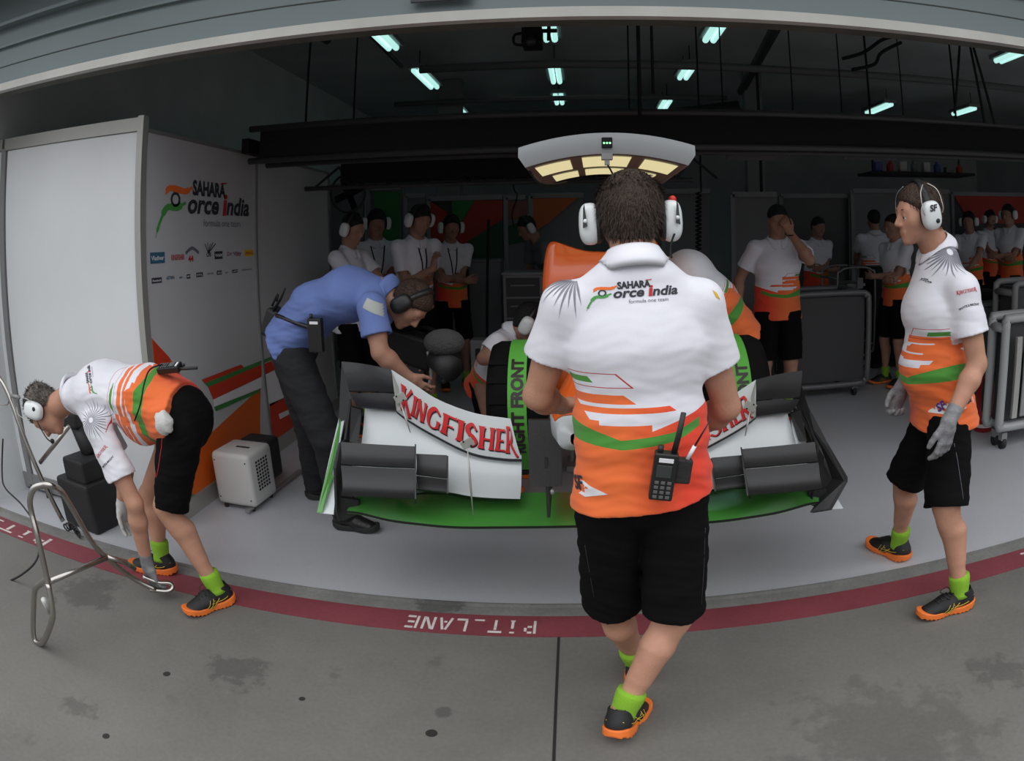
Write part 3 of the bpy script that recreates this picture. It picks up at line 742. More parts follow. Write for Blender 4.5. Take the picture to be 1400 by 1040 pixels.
CEILM = mat('ceiling_dark_grey', (.60, .62, .62), .9, var=.1, vscale=1.5)
FASC = mat('fascia_grey_green_metal', (.20, .245, .255), .45, var=.04, vscale=1.2)
FASCB = mat('door_frame_offwhite_metal', (.60, .59, .55), .5, var=.08, vscale=4)
FASCU = mat('door_track_dark_olive', (.10, .10, .08), .6, var=.2, vscale=9)
SOFF = mat('canopy_soffit_dark', (.06, .06, .06), .7)
BLK = mat('matte_black_metal', (.006, .006, .007), .6, spec=.25)
DKG = mat('dark_grey_metal', (.045, .045, .047), .5)
SEAM = mat('seam_shadow_gap', (.10, .11, .11), .8)
ORW = mat('graphic_orange_vinyl', (.72, .13, .015), .4); RDW = mat('graphic_red_vinyl', (.62, .05, .02), .4); GRW = mat('graphic_green_vinyl', (.05, .25, .06), .4)
def S(o): return T(o, kind='structure')
XW = -2.40; YP = 3.05; YD = 2.62        # side partition, front partition, doorway
# floors
o = S(MB().box((1.0, -5.7, -.05), (26, 16.11, .1)).build('floor', CONC)); o.name = 'floor'
S(MB().box((1.0, 8.6, -.05), (26, 11.98, .1)).build('floor', EPOXY))
S(MB().box((1.0, 2.4785+.0, -.052), (26, .28, .1)).build('floor', SILL))
cj = MB().box((-.149, -3.5, .0012), (.010, 11.8, .002)); S(cj.build('trim_2', mat('joint_black', (.012, .012, .012), .9)))
strip = S(MB().box((1.0, 2.438, .0018), (26, .166, .0035)).build('trim_1', REDP))
th = S(MB().box((1.0, 2.6105, .003), (26, .014, .02)).build('trim_3', SILL))
# stencil writing, read from inside the garage
def stencil(x0, x1, name, chars='PIT_LANE'):
    y0, y1 = 2.377, 2.480; hgt = y1-y0; wd = (x1-x0)/8.0; B = []
    def bar(ax, ay, bx, by, w=.16): B.append(stroke2([(ax, ay), (bx, by)], w))
    for i, ch in enumerate(chars):
        n0 = len(B)
        if ch == 'P': bar(.2, 0, .2, 1); bar(.36, .92, .62, .92); bar(.36, .48, .62, .48); bar(.74, .56, .74, .84)
        if ch == 'I': bar(.5, .1, .5, .64); bar(.36, .95, .64, .95, .12); bar(.36, .04, .64, .04, .1)
        if ch == 'T': bar(.1, .93, .9, .93); bar(.5, 0, .5, .78)
        if ch == '_': bar(.2, .05, .8, .05, .13)
        if ch == 'L': bar(.25, .16, .25, 1); bar(.2, .07, .85, .07)
        if ch == 'A': bar(.15, 0, .42, .95); bar(.85, 0, .58, .95); bar(.42, .32, .6, .32, .13)
        if ch == 'N': bar(.2, 0, .2, 1); bar(.3, .95, .72, .05); bar(.82, 0, .82, 1)
        if ch == 'E': bar(.22, 0, .22, 1); bar(.38, .93, .88, .93); bar(.38, .5, .8, .5); bar(.38, .07, .88, .07)
        for k in range(n0, len(B)): B[k] = ([((x+i)*wd, y*hgt) for x, y in B[k][0]], B[k][1])
    decal(name, join2(*B), lambda x, y: Vector((x1-x, y1-y, .0042)), PAINTW, strip, .5)
a, b = G(551, 855).x, G(736, 858).x; stencil(a, b, 'pit_lane_lettering')
a, b = G(-105, 690).x, G(78, 738).x; stencil(a, b, 'pit_lane_lettering')
a = G(1392, 758).x; stencil(a, a+.62, 'pit_lane_lettering')
# fascia above the door
def fz(px, py, Y=YD): return P(px, py, Y).z
zb = 2.49
S(MB().box((1, YD+.02, zb+.032), (26, .05, .044)).build('trim_4', FASCB))
S(MB().box((1, YD+.085, zb+.022), (26, .085, .024)).build('trim_5', FASCU))
f = MB().box((1, YD+.06, zb+.62), (26, .06, 1.16)); S(f.build('wall_front', FASC))
S(MB().box((1, YD+.028, 2.655), (26, .006, .004)).build('trim_6', SEAM)); S(MB().box((1, YD+.02, 2.775), (26, .03, .012)).build('trim_7', FASC)); S(MB().box((1, YD+.0, 2.905), (26, .07, .02)).build('trim_8', FASC))
S(MB().box((1, YD-.20, 3.18), (26, .45, .06)).build('ceiling', SOFF))
p_ = P(603, -6, YD-.01); o = MB().box(p_, (.26, .012, .05), None, .004).build('sign_plate', mat('sign_plate_dark', (.05, .055, .06), .5)); o.data.transform(Matrix.Translation(-p_)); o.location = p_; T(o, 'small dark plate fixed to the fascia above the garage door', 'sign')
# garage shell
ZC = 3.8
S(MB().box((1, 9, ZC+.05), (26, 13, .1)).build('ceiling', CEILM))
S(MB().box((-3.9, 9, 1.9), (.1, 13, 3.9)).build('wall_left', PLAST))
S(MB().box((9.6, 9, 1.9), (.1, 13, 3.9)).build('wall_right', PLAST))
S(MB().box((1, 14.3, 1.9), (26, .1, 3.9)).build('wall_back', PLAST))
S(MB().box((-7.9, 2.75, 1.9), (8, .1, 3.9)).build('wall_front', PLAST)) if False else None
# front white partition (panels with aluminium frame) left of the opening
ZP = 2.245
def panel(name, a, b, m, th_, parent=None):
    a, b = Vector(a), Vector(b); c = (a+b)/2; s = b-a; return MB().box(c, (max(abs(s.x), th_), max(abs(s.y), th_), abs(s.z))).build(name, m, parent)
r = empty('partition_panel', (-3.1, YP, 0), 'tall glossy white partition panel beside the garage opening, reaching to the corner', 'wall panel', 'white partition panels facing the pit lane')
panel('panel_sheet', (XW-.03, YP, .12), (-3.73, YP, ZP-.02), WALLW, .03, r)
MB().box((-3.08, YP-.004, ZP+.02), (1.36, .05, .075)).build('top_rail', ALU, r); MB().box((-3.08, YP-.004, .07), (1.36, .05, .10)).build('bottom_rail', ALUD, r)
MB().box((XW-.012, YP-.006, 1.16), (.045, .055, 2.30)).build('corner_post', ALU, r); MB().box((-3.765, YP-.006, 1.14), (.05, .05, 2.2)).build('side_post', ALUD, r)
for i, x in enumerate((-3.55, -2.7)):
    MB().cyl((x, YP-.06, .0), (x, YP-.06, .06), .018, 12).build('levelling_foot', BLK, r)
r = empty('partition_panel', (-4.6, YP, 0), 'white partition panel cut off by the left edge of the photo', 'wall panel', 'white partition panels facing the pit lane')
panel('panel_sheet', (-3.80, YP, .12), (-5.2, YP, ZP-.02), WALLW, .03, r)
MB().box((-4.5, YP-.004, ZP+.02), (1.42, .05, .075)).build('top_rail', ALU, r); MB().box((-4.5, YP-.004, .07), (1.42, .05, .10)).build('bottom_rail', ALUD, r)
# side partition running into the garage
YJ = W(353, 400, XW).y; YE = W(449, 300, XW).y
GR = []
for i, (y0, y1, lab) in enumerate(((YP+.0, YJ, 'inner white partition panel carrying the team logo and sponsor marks'), (YJ, YE, 'inner white partition panel behind the man in blue, with orange and white stripes at its foot'))):
    r = empty('side_partition', (XW, (y0+y1)/2, 0), lab, 'wall panel', 'side partition panels'); GR.append(r)
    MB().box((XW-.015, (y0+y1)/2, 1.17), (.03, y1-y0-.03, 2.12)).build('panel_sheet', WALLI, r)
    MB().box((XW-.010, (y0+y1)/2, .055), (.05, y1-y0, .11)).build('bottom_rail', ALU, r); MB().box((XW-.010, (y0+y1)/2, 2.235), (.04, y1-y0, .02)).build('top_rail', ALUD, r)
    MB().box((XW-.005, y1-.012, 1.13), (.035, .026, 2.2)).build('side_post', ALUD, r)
# wall art on the side partition: artwork coordinates are (depth, height)
def wl(px, py): p = W(px, py, XW); return (p.y, p.z)
def wallart(name, pts, m, k=0, eps=.002):
    vf = poly2(pts) if not isinstance(pts, tuple) else pts
    return decal(name, vf, lambda x, y: Vector((XW+.0+eps, x, y)), m, GR[k], 9)
yj = YJ-.03
p0, p1 = wl(212, 313), wl(344, 285)
lw = p1[0]-p0[0]; lz = wl(228, 288)[1]
put_logo(lambda x, y: Vector((XW+.003, p0[0]+x, lz-.045+y*1.0)), lw, GR[0], 9)
for (x0, x1, py, h_, m, txt, tm) in ((205, 225, 353, .062, INKB, 'Vladivar', INKW), (232, 253, 352, .05, None, 'KINGFISHER', INKR), (281, 289, 348, .04, None, 'UB', INKD), (293, 304, 349, .05, INKD, 'W&M', INKW), (308, 331, 347, .04, None, 'Dr Vijay', mat('ink_mauve', (.30, .12, .18), .7)), (334, 346, 346, .045, INKY, 'PIRELLI', INKR),
                                  (207, 221, 384, .03, INKD, 'Reebok', INKW), (226, 239, 380, .03, None, 'AETHRA', INKB), (244, 250, 379, .022, None, 'air', INKB), (255, 260, 378, .025, INKD, 'F', INKW), (268, 277, 376, .028, INKD, 'STL', INKW), (282, 292, 374, .02, None, 'schroth', INKG), (296, 303, 373, .026, INKD, '3D', INKW), (307, 312, 372, .02, None, 'ar', INKG), (317, 325, 371, .022, INKD, 'UPS', INKW), (329, 345, 369, .02, None, 'alpinestars', INKG)):
    a, b = wl(x0, py), wl(x1, py-(x1-x0)*.08); z = a[1]; w = b[0]-a[0]
    if m: wallart('sponsor_patch', [(a[0], z-h_/2), (b[0], z-h_/2), (b[0], z+h_/2), (a[0], z+h_/2)], m)
    vf = text_polys(txt, 1., .02); wt = max(v[0] for v in vf[0]) or 1; k = w*.86/wt; hh = h_*(.55 if m else .9)
    wallart('sponsor_lettering', ([(a[0]+w*.07+x*k, z-hh*.36+y*hh) for x, y in vf[0]], vf[1]), tm, eps=.0035)
# '44' mark
a = wl(257, 353); vf = text_polys('44', .05, .002); wallart('sponsor_lettering', ([(a[0]+x*1.2, a[1]-.02+y) for x, y in vf[0]], vf[1]), INKR, eps=.0035)
wallart('sponsor_arc', stroke2(curve2([(a[0]-.03, a[1]+.03), (a[0]+.05, a[1]+.06), (a[0]+.13, a[1]+.03)]), .02), INKG)
a = wl(279, 340)
for k_ in range(5): wallart('sponsor_wing', stroke2([(a[0]+.05, a[1]-.03), (a[0]+.01+.035*k_, a[1]+.03+.008*(k_ % 2))], .008), INKD)
# big graphic at the foot (photo points on the wall plane)
def G2(name, pts, m, k, eps=.002):
    q = [wl(*p) for p in pts]; cl = (lambda y: min(max(y, YP+.03), YJ-.03)) if k == 0 else (lambda y: min(max(y, YJ+.0), YE-.03))
    wallart(name, [(cl(y), max(z, .112)) for y, z in q], m, k, eps)
zf = .112
line = lambda x: 0
G2('graphic_orange', [(207, 462), (231, 488), (265, 540), (290, 590), (356, 530), (356, 615), (250, 705), (243, 695)], ORW, 0)
G2('graphic_orange', [(209, 465), (232, 490), (232, 520), (212, 505)], RDW, 0, .003)
G2('graphic_green', [(243, 677), (268, 684), (300, 660), (300, 690), (243, 715)], GRW, 0, .003)
G2('graphic_red_bar', [(275, 519), (329, 498), (333, 502), (279, 524)], RDW, 0, .004)
G2('graphic_green_bar', [(279, 524), (357, 492.5), (357, 497.5), (284, 529)], GRW, 0, .004)
G2('graphic_orange_bar', [(284, 529), (357, 498), (357, 515), (291, 546)], RDW, 0, .004)
G2('graphic_white_bar', [(291, 546), (357, 514), (357, 530), (292, 556)], INKW, 0, .004)
G2('graphic_green_bar', [(292, 556), (356, 531), (352, 537), (294, 562)], GRW, 0, .005)
G2('graphic_green_bar', [(359, 492), (371, 487), (372, 491), (359, 497)], GRW, 1, .003)
G2('graphic_orange_bar', [(360, 498), (371, 493), (376, 505), (360, 513)], RDW, 1, .003)
G2('graphic_white_bar', [(360, 513), (377, 505), (394, 540), (368, 556), (349, 540)], INKW, 1, .003)
G2('graphic_orange', [(368, 552), (394, 541), (413, 582), (374, 612)], RDW, 1, .003)
G2('graphic_white_bar', [(380, 566), (402, 556), (404, 561), (382, 573)], INKW, 1, .005)
G2('graphic_green_bar', [(390, 598), (413, 582), (414, 586), (392, 602)], GRW, 1, .005)
# ---------------------------------------------------------------- roof lamps
LAMPM = mat('fluorescent_tube_lit', (.8, .9, .9), .5, emit=(.42, .78, .72), estr=1.0)
def lamp(x, y, L=.95, rot=0, lab=None):
    r = empty('ceiling_lamp', (x, y, ZC-.30), lab, 'ceiling light', 'fluorescent roof lamps')
    R = Matrix.Rotation(rot, 3, 'Z'); c = Vector((x, y, ZC-.0))
    MB().box((x, y, ZC-.225), (.22, L, .05), R).build('lamp_housing', ALUD, r)
    for sx in (-.040, .040):
        d = R@Vector((sx, -L/2+.04, 0)); e = R@Vector((sx, L/2-.04, 0)); z = Vector((x, y, ZC-.27)); MB().cyl(z+d, z+e, .032, 10).build('tube', LAMPM, r, True)
    for k in (-1, 1):
        d = R@Vector((0, k*L*.35, 0)); MB().cyl((x+d.x, y+d.y, ZC-.2), (x+d.x, y+d.y, ZC), .006, 6).build('hanger_rod', BLK, r)
    return r
def onceil(px, py, z=ZC-.27): p = G(px, py, z); return p.x, p.y
LL = [((512, 47), (538, 62), 'over the side partition, the first seen under the door frame'), ((567, 95), (596, 120), 'left of the hanging camera box, second of its row'), ((620, 143), (634, 158), 'deep over the left side, half hidden by the truss'),
      ((752, 33), (750, 50), 'partly behind the hanging black camera box'), ((756, 88), (762, 113), 'right below the black camera box'), ((763, 132), (765, 139), 'small and far, straight above the car light gantry'),
      ((986, 36), (970, 50), 'right of the black drop rods, close under the door frame'), ((947, 90), (931, 107), 'second to the right of the black drop rods'), ((914, 137), (904, 150), 'far and small, right of the black drop rods'),
      ((1218, 142), (1186, 155), 'long one just above the black truss, to the right'), ((1326, 149), (1310, 155), 'short one beside the hanging straps, above the truss'), ((1400, 70), (1370, 81), 'at the right edge of the photo under the door frame')]
for p_, q_, lab in LL:
    a, b = onceil(*p_), onceil(*q_); x, y = (a[0]+b[0])/2, (a[1]+b[1])/2; L_ = min(max(math.hypot(a[0]-b[0], a[1]-b[1]), .7), 1.25)
    lamp(x, y, L_, 0, 'lit fluorescent roof lamp '+lab)
# ---------------------------------------------------------------- truss and roof steelwork
r = empty('lighting_truss', (0.6, 4.3, 2.14), 'long black boxed truss spanning the garage above the car', 'truss')
za, zb_ = 2.17, 2.37
MB().box((1.35, 4.3, 2.265), (7.1, .26, .19)).build('cladding', BLK, r)
t = MB()
for z in (2.155, 2.375):
    for y in (4.16, 4.44): t.cyl((-2.28, y, z), (4.9, y, z), .022, 10)
t.build('chord_tube', DKG, r, True)
t = MB()
for k in range(24):
    x = -2.25+k*.3; t.cyl((x, 4.16, 2.155), (x+.3, 4.44, 2.375), .010, 6); t.cyl((x, 4.44, 2.375), (x+.3, 4.16, 2.375), .010, 6)
t.build('lattice', DKG, r)
MB().box((-2.30, 4.3, 2.26), (.06, .34, .1)).build('end_bracket', BLK, r)
for x in (-1.9, 4.4): MB().cyl((x, 4.3, 2.37), (x, 4.3, ZC), .008, 6).build('drop_rod', BLK, r)
r = empty('cross_truss', (-.6, 5.6, 2.1), 'second black truss hung lower behind the first, above the standing crew', 'truss')
MB().box((-.75, 5.6, 2.20), (2.6, .34, .20)).build('cladding', BLK, r)
t = MB()
for k in range(10):
    x = -2.3+k*.34; t.cyl((x, 5.45, 2.06), (x+.17, 5.6, 2.24), .012, 6); t.cyl((x+.17, 5.6, 2.24), (x+.34, 5.45, 2.06), .012, 6)
t.cyl((-2.4, 5.45, 2.05), (.9, 5.45, 2.05), .02, 8); t.build('lattice', DKG, r)
for x in (-2., .4): MB().cyl((x, 5.6, 2.3), (x, 5.6, ZC), .008, 6).build('drop_rod', BLK, r)
PIPE = mat('grey_pipe_paint', (.16, .16, .16), .6)
def pipe(name, pts, rad, lab, cat='pipe', m=PIPE, sub=0, grp=None):
    o = MB().tube(pts, rad, 8, smoothpath=sub).build(name, m, None, True); o.data.transform(Matrix.Translation(-Vector(pts[0]))); o.location = pts[0]; return T(o, lab, cat, grp)
pipe('sprinkler_pipe', [V(-1.75, 7.0, 3.42), V(-.3, 7.0, 3.42), V(2.5, 7.1, 3.40), V(9.0, 7.2, 3.42)], .045, 'long pale pipe crossing under the roof above the truss')
pipe('sprinkler_pipe', [V(-2.6, 9.0, 3.45), V(2, 9.0, 3.45)], .035, 'thinner pipe further back, parallel to the long pale pipe')
pipe('roof_beam', [V(-2.7, 3.0, 3.55), V(-2.55, 6.2, 3.6)], .05, 'dark steel beam slanting over the side partition', 'beam', DKG)
pipe('roof_beam', [V(-2.0, 3.0, 3.6), V(-2.1, 7.5, 3.6)], .025, 'thin dark conduit slanting beside the first roof lamp', 'conduit', DKG)
pipe('roof_beam', [V(1.75, 5.0, 3.6), V(2.2, 9.0, 3.55)], .06, 'dark beam slanting right of the roof lamps', 'beam', DKG)
pipe('roof_duct', [V(2.6, 9.6, 3.15), V(9.4, 9.6, 3.15)], .16, 'thick dark duct across the far right of the roof', 'duct', DKG)
pipe('roof_duct', [V(-1.2, 10.2, 3.35), V(.8, 10.2, 3.35), V(2.4, 10.0, 3.5)], .12, 'dark duct bending under the roof behind the drop rods', 'duct', DKG, 5)
for i, (px, x2) in enumerate(((875, 1), (893, 2))):
    a = P(px, 40, 4.0); b_ = P(px, 158 if i == 0 else 128, 4.0); pipe('drop_rod', [Vector((b_.x, 4.0, 3.8)), b_], .012 if i == 0 else .009, ['thick black rod hanging from the roof down to the truss', 'thin black rod with a hook hanging beside the thick one'][i], 'rod', BLK)
for i, (px, py, q_, qy) in enumerate(((1312, 62, 1305, 155), (1326, 62, 1346, 168), (1330, 62, 1360, 170))):
    a = P(px, py, 4.1); b_ = P(q_, qy, 4.1); a2 = a+(a-b_)*.9; pipe('hanging_strap', [a2, b_], .010, ['straight black strap of the three hung near the right edge', 'slanting black strap, the middle of the three near the right edge', 'slanting black strap, the rightmost of the three near the right edge'][i], 'strap', BLK)
# looped cables under the roof to the right
for i, pts in enumerate(([(1152, 80), (1180, 72), (1205, 55), (1222, 50)], [(1165, 95), (1195, 88), (1205, 72), (1232, 58)])):
    pipe('roof_cable', [P(x, y, 5.2) for x, y in pts], .016, ['upper black cable bundle looped under the roof', 'lower black cable bundle looped under the roof'][i], 'cable', BLK, 5)
# hanging camera box
c = P(728, 52, 3.6); r = empty('camera_box', c, 'black camera box hanging under the door frame in front of a roof lamp', 'camera')
MB().box(c, (.11, .16, .11), None, .01).build('housing', BLK, r); MB().cyl(c+V(0, -.08, -.04), c+V(0, -.13, -.055), .028, 16).build('lens', CUPB, r, True)
MB().cyl(c+V(0, 0, .05), (c.x, c.y, ZC), .014, 8).build('stem', BLK, r); MB().tube([c+V(-.05, 0, .03), c+V(-.10, 0, .02), c+V(-.10, 0, -.03), c+V(-.05, 0, -.04)], .008, 6, smoothpath=4).build('cable_loop', BLK, r, True)
MB().box(c+V(.09, 0, .03), (.02, .03, .09)).box(c+V(.09, 0, .04), (.09, .03, .015)).build('bracket', BLK, r)
# ---------------------------------------------------------------- car light gantry
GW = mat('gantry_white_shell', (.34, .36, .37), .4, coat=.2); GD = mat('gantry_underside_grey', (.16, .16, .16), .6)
GL = mat('gantry_diffuser_lit', (.5, .48, .3), .5, emit=(.66, .60, .33), estr=.9)
yg = 2.95; cx0 = P(830, 213, yg).x; r = empty('light_gantry', (cx0, yg, 1.95), 'white curved overhead light unit with lit panels hung above the car nose', 'overhead light')
def arc(u): return V(cx0-.385+.77*u, yg+.0, 0)
zt = lambda u: 2.068-.060*abs(2*u-1)**2.0; zl = lambda u: 1.975-.055*abs(2*u-1)**2.0
m = MB(); vs = []
N_ = 28; rows = []
for i in range(N_+1):
    u = i/N_; x = cx0+(u-.5)*.78; xin = cx0+(u-.5)*.72
    rows.append([V(x, yg, zt(u)), V(x+(.0), yg-.012, (zt(u)+zl(u))/2), V(xin, yg+.005, zl(u)), V(cx0+(u-.5)*.62, yg+.60, zl(u)-.040), V(cx0+(u-.5)*.66, yg+.62, zt(u)-.03)])
for rw in rows: vs += rw
fs = []
for i in range(N_):
    for k in range(5): fs.append((i*5+k, i*5+(k+1) % 5, (i+1)*5+(k+1) % 5, (i+1)*5+k))
fs += [tuple(range(5))[::-1], tuple(range(N_*5, N_*5+5))]
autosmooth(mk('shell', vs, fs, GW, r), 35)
def under(u, v, off=.004): return V(cx0+(u-.5)*(.72-.10*v), yg+.005+.595*v, zl(u)-.040*v-off)
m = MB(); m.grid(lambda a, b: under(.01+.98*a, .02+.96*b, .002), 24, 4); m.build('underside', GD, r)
for k, (u0, u1, v0, v1) in enumerate(((.05, .27, .08, .50), (.345, .655, .05, .50), (.74, .95, .08, .50), (.11, .30, .62, .93), (.355, .645, .60, .92), (.70, .89, .62, .93))):
    m = MB(); m.grid(lambda a, b: under(u0+(u1-u0)*a, v0+(v1-v0)*b, .006), 8, 2); m.build('diffuser', GL, r)
MB().box((cx0, yg-.010, 2.022), (.047, .012, .047), None, .004).build('indicator_box', BLK, r)
t = MB()
for dx in (-.013, 0, .013): t.sph((cx0+dx, yg-.017, 2.020), .0045, None, 10)
t.build('indicator_lamp', mat('green_led', (.2, .9, .3), .4, emit=(.35, 1., .45), estr=1.6), r, True)
MB().box((cx0, yg+.01, 1.962), (.05, .03, .03), None, .004).box((cx0, yg+.01, 1.940), (.022, .022, .03)).build('cable_socket', ALUD, r)
for sx in (-.30, .30): MB().cyl((cx0+sx, yg+.25, 2.03), (cx0+sx*1.1, 4.2, 2.16), .012, 8).build('support_arm', BLK, r, True)
pipe('gantry_cable', [V(cx0, yg+.01, 1.93), P(838, 240, yg+.03), P(833, 250, yg+.2)], .004, 'short black cable plugged into the middle of the light unit', 'cable', BLK, 5)
pipe('gantry_cable', [P(722, 232, yg+.1), P(738, 250, yg+.1), P(760, 252, yg+.15), P(775, 249, yg+.2)], .006, 'black cable drooping under the left lit panel of the light unit', 'cable', BLK, 5)
# ---------------------------------------------------------------- the racing car, nose towards the pit lane
CARB = mat('carbon_fibre', (.018, .018, .019), .40, coat=.12, bump=.25, bscale=500)
CARBD = mat('carbon_matte', (.014, .014, .015), .55)
WWH = mat('wing_white_paint', (.62, .66, .67), .30, coat=.4)
WGR = mat('wing_green_paint', (.065, .27, .045), .30, coat=.5)
WOR = mat('bodywork_orange_paint', (.85, .14, .02), .28, coat=.6)
KR = mat('lettering_red', (.60, .03, .035), .4); KB = mat('lettering_black_edge', (.03, .015, .02), .5)
TYRE = mat('tyre_blanket_black', (.006, .006, .006), .9, bump=.4, bscale=60, spec=.12)
TGR = mat('tyre_blanket_green', (.10, .42, .05), .7, bump=.2, bscale=40)
XC = -.03
car = empty('racing_car', (XC, 2.6, 0), 'white, orange and green open-wheel racing car, nose on, raised above the garage floor', 'racing car')
def mir(p):
    s_ = max(0, (p.z-.56)/.48); return Vector((XC+(XC-p.x)*(1-.07*s_), p.y, p.z-.075*s_))
def ruled(A, B, sub=8):
    A = spline(A, sub) if len(A) > 2 else [lerp(A[0], A[-1], i/24) for i in range(25)]
    B = spline(B, sub) if len(B) > 2 else [lerp(B[0], B[-1], i/24) for i in range(25)]
    def at(L, t):
        x = t*(len(L)-1); i = min(int(x), len(L)-2); return lerp(L[i], L[i+1], x-i)
    return lambda u, v: lerp(at(A, u), at(B, u), v)
def surf(name, A, B, m, side, th=(0, .010, -.008), nu=36, nv=6, camber=0., parent=None):
    f0 = ruled(A, B); cv = Vector((0, .35, -.94))
    f = (lambda u, v: f0(u, v)+cv*camber*math.sin(PI*v)) if camber else f0
    g = f if side < 0 else (lambda u, v: mir(f(u, v)))
    o = autosmooth(MB().grid(g, nu, nv, th).build(name, m, parent or car), 35); return f
YT, YB = 2.86, 2.66
for side in (-1, 1):
    sg = (lambda p: p) if side < 0 else mir
    # upper flap, white inner part with the beer name and carbon outer part
    top = [P(535, 505, YT), P(566, 525, YT), P(599, 546, YT), P(647, 564, YT), P(690, 571, YT), P(698, 572, YT)]
    bot = [P(542, 561, YB), P(558, 573, YB), P(590, 592, YB), P(643, 618, YB), P(687, 626, YB), P(713, 627, YB)]
    fl = surf('upper_flap', top, bot, WWH, side, camber=.02)
    surf('flap_edge', [p+V(0, -.004, -.001) for p in bot], [p+V(0, -.002, -.008) for p in bot], CARBD, side, nv=1)
    ot = [P(467, 494, YT+.02), P(488, 496, YT+.02), P(512, 500, YT+.02), P(534, 505, YT)]; ob = [P(477, 534, 2.76), P(500, 534, 2.76), P(520, 534, 2.76), P(538, 535, 2.76)]
    surf('outer_flap', ot, ob, CARB, side, camber=.012)
    ob2 = [P(478, 538, 2.75), P(500, 537, 2.75), P(520, 537, 2.75), P(538, 538, 2.75)]; oc = [P(492, 556, YB-.02), P(505, 557, YB), P(522, 559, YB), P(542, 561, YB)]
    surf('outer_flap', ob2, oc, CARB, side, camber=.01)
    # white second element
    a = [P(499, 556, 2.72), P(542, 560, 2.70), P(590, 588, 2.70), P(643, 612, 2.70), P(713, 622, 2.70)]
    b_ = [P(486, 640, 2.56), P(540, 672, 2.53), P(600, 671, 2.51), P(650, 679, 2.50), P(711, 682, 2.50)]
    surf('second_element', a, b_, WWH, side, camber=.03, th=(0, .012, -.006))
    b2 = [p+V(0, -.004, 0) for p in b_[1:]]; b3 = [p+V(0, .03, -.012-.012*(i < 3)) for i, p in enumerate(b_[1:])]
    surf('second_element_lip', b2, b3, CARBD, side, nv=1)
    # bottom plane
    fr = [P(474, 698, 2.42), P(492, 700, 2.41), P(530, 709, 2.40), P(566, 714, 2.40), P(623, 719, 2.40), P(700, 719, 2.40), Vector((XC, 2.40, P(740, 718, 2.40).z))]
    rr = [p+V(.0, .27, .035) for p in fr]
    surf('main_plane', fr, rr, WGR, side, th=(0, 0, -.012), nu=48)
    surf('main_plane_edge', [p+V(0, -.003, 0) for p in fr], [p+V(0, .0, -.011) for p in fr], CARBD, side, nv=1, th=(0, .01, 0), nu=48)
    # cascade boxes
    def cascade(x0, x1, yt, ymid, yb, d0, d1, n):
        s1 = surf('cascade_wing', [P(x0, yt, d1), P(x1, yt+6 if x1-x0 > 60 else yt+2, d1)], [P(x0, ymid, d1-.08), P(x1, ymid+5, d1-.08)], CARB, side, camber=.012, nu=8)
        s2 = surf('cascade_wing', [P(x0, ymid+2, d1-.085), P(x1, ymid+7, d1-.085)], [P(x0, yb, d0), P(x1, yb+5, d0)], CARB, side, camber=.03, nu=8)
        t = MB(); pts = [P(x1, yt+6 if x1-x0 > 60 else yt+2, d1), P(x1, ymid+5, d1-.08)]
        end = [P(x1, yt+3, d1+.004), P(x1, ymid+5, d1-.084), P(x1, yb+6, d0-.004), P(x1, yb+12, d0+.05), P(x1, yb+4, d0+.14)]
        t.slab([sg(p) for p in end], V(.006 if side < 0 else -.006, 0, 0)); t.build('cascade_end_fence', CARB, car)
    cascade(466, 567, 604, 634, 676, 2.34, 2.52, 1)
    cascade(569, 611, 620, 648, 668, 2.40, 2.52, 2)
    # endplate
    if side < 0:
        ep = [P(467, 494, 2.90), P(474, 510, 2.86), P(478, 545, 2.78), P(470, 600, 2.60), P(463, 606, 2.52), P(456, 640, 2.42), P(458, 700, 2.40), P(462, 712, 2.50), P(480, 700, 2.75)]
        t = MB(); t.slab(ep, V(.010, 0, 0)); t.build('endplate', CARBD, car)
        o1 = [P(470, 545, 2.86), P(477, 543, 2.85), P(462, 620, 2.58), P(463, 640, 2.50), P(456, 703, 2.42), P(434, 701, 2.42)]
        sk_ = MB().slab(o1, V(0, .008, -.006)).build('outboard_skirt', WWH, car)
        g1 = [P(466, 572, 2.755), P(468.5, 575, 2.75), P(453, 650, 2.515), P(456, 650, 2.51), P(441, 701, 2.418), P(433.5, 701, 2.418)]
        t = MB(); t.slab([p+V(0, -.003, .003) for p in g1], V(0, .004, -.002)); t.build('skirt_green_stripe', WGR, sk_)
    else:
        ep = [P(1093, 518, 2.90), P(1105, 555, 2.80), P(1132, 606, 2.62), P(1159, 652, 2.44), P(1159, 658, 2.42), P(1137, 697, 2.36), P(1112, 701, 2.38), P(1122, 690, 2.44), P(1142, 655, 2.50), P(1118, 612, 2.62), P(1088, 545, 2.86)]
        t = MB(); t.slab(ep, V(-.012, .01, 0)); t.build('endplate', CARBD, car)
        t = MB(); t.slab([P(1110, 690, 2.42), P(1120, 612, 2.55), P(1092, 540, 2.88), P(1097, 560, 2.92), P(1150, 655, 2.62)], V(-.006, 0.01, 0)); t.build('endplate_inner_wall', CARB, car)
        t = MB(); t.slab([P(1143, 678, 2.46), P(1153, 695, 2.44), P(1135, 696, 2.44)], V(0, .012, 0)); t.build('outboard_skirt', WWH, car)
        t = MB(); t.slab([P(1110, 686, 2.46), P(1143, 683, 2.46), P(1137, 694, 2.45), P(1116, 694, 2.45)], V(0, .012, 0)); t.build('skirt_green_stripe', WGR, car)
    q = [P(474, 500, 2.90), P(478, 520, 2.88), P(480, 545, 2.86), P(476, 545, 2.90), P(471, 520, 2.90)] if side < 0 else [P(1080, 561, 2.74), P(1084, 561, 2.74), P(1090, 585, 2.66), P(1098, 612, 2.58), P(1090, 612, 2.58), P(1084, 590, 2.66)]
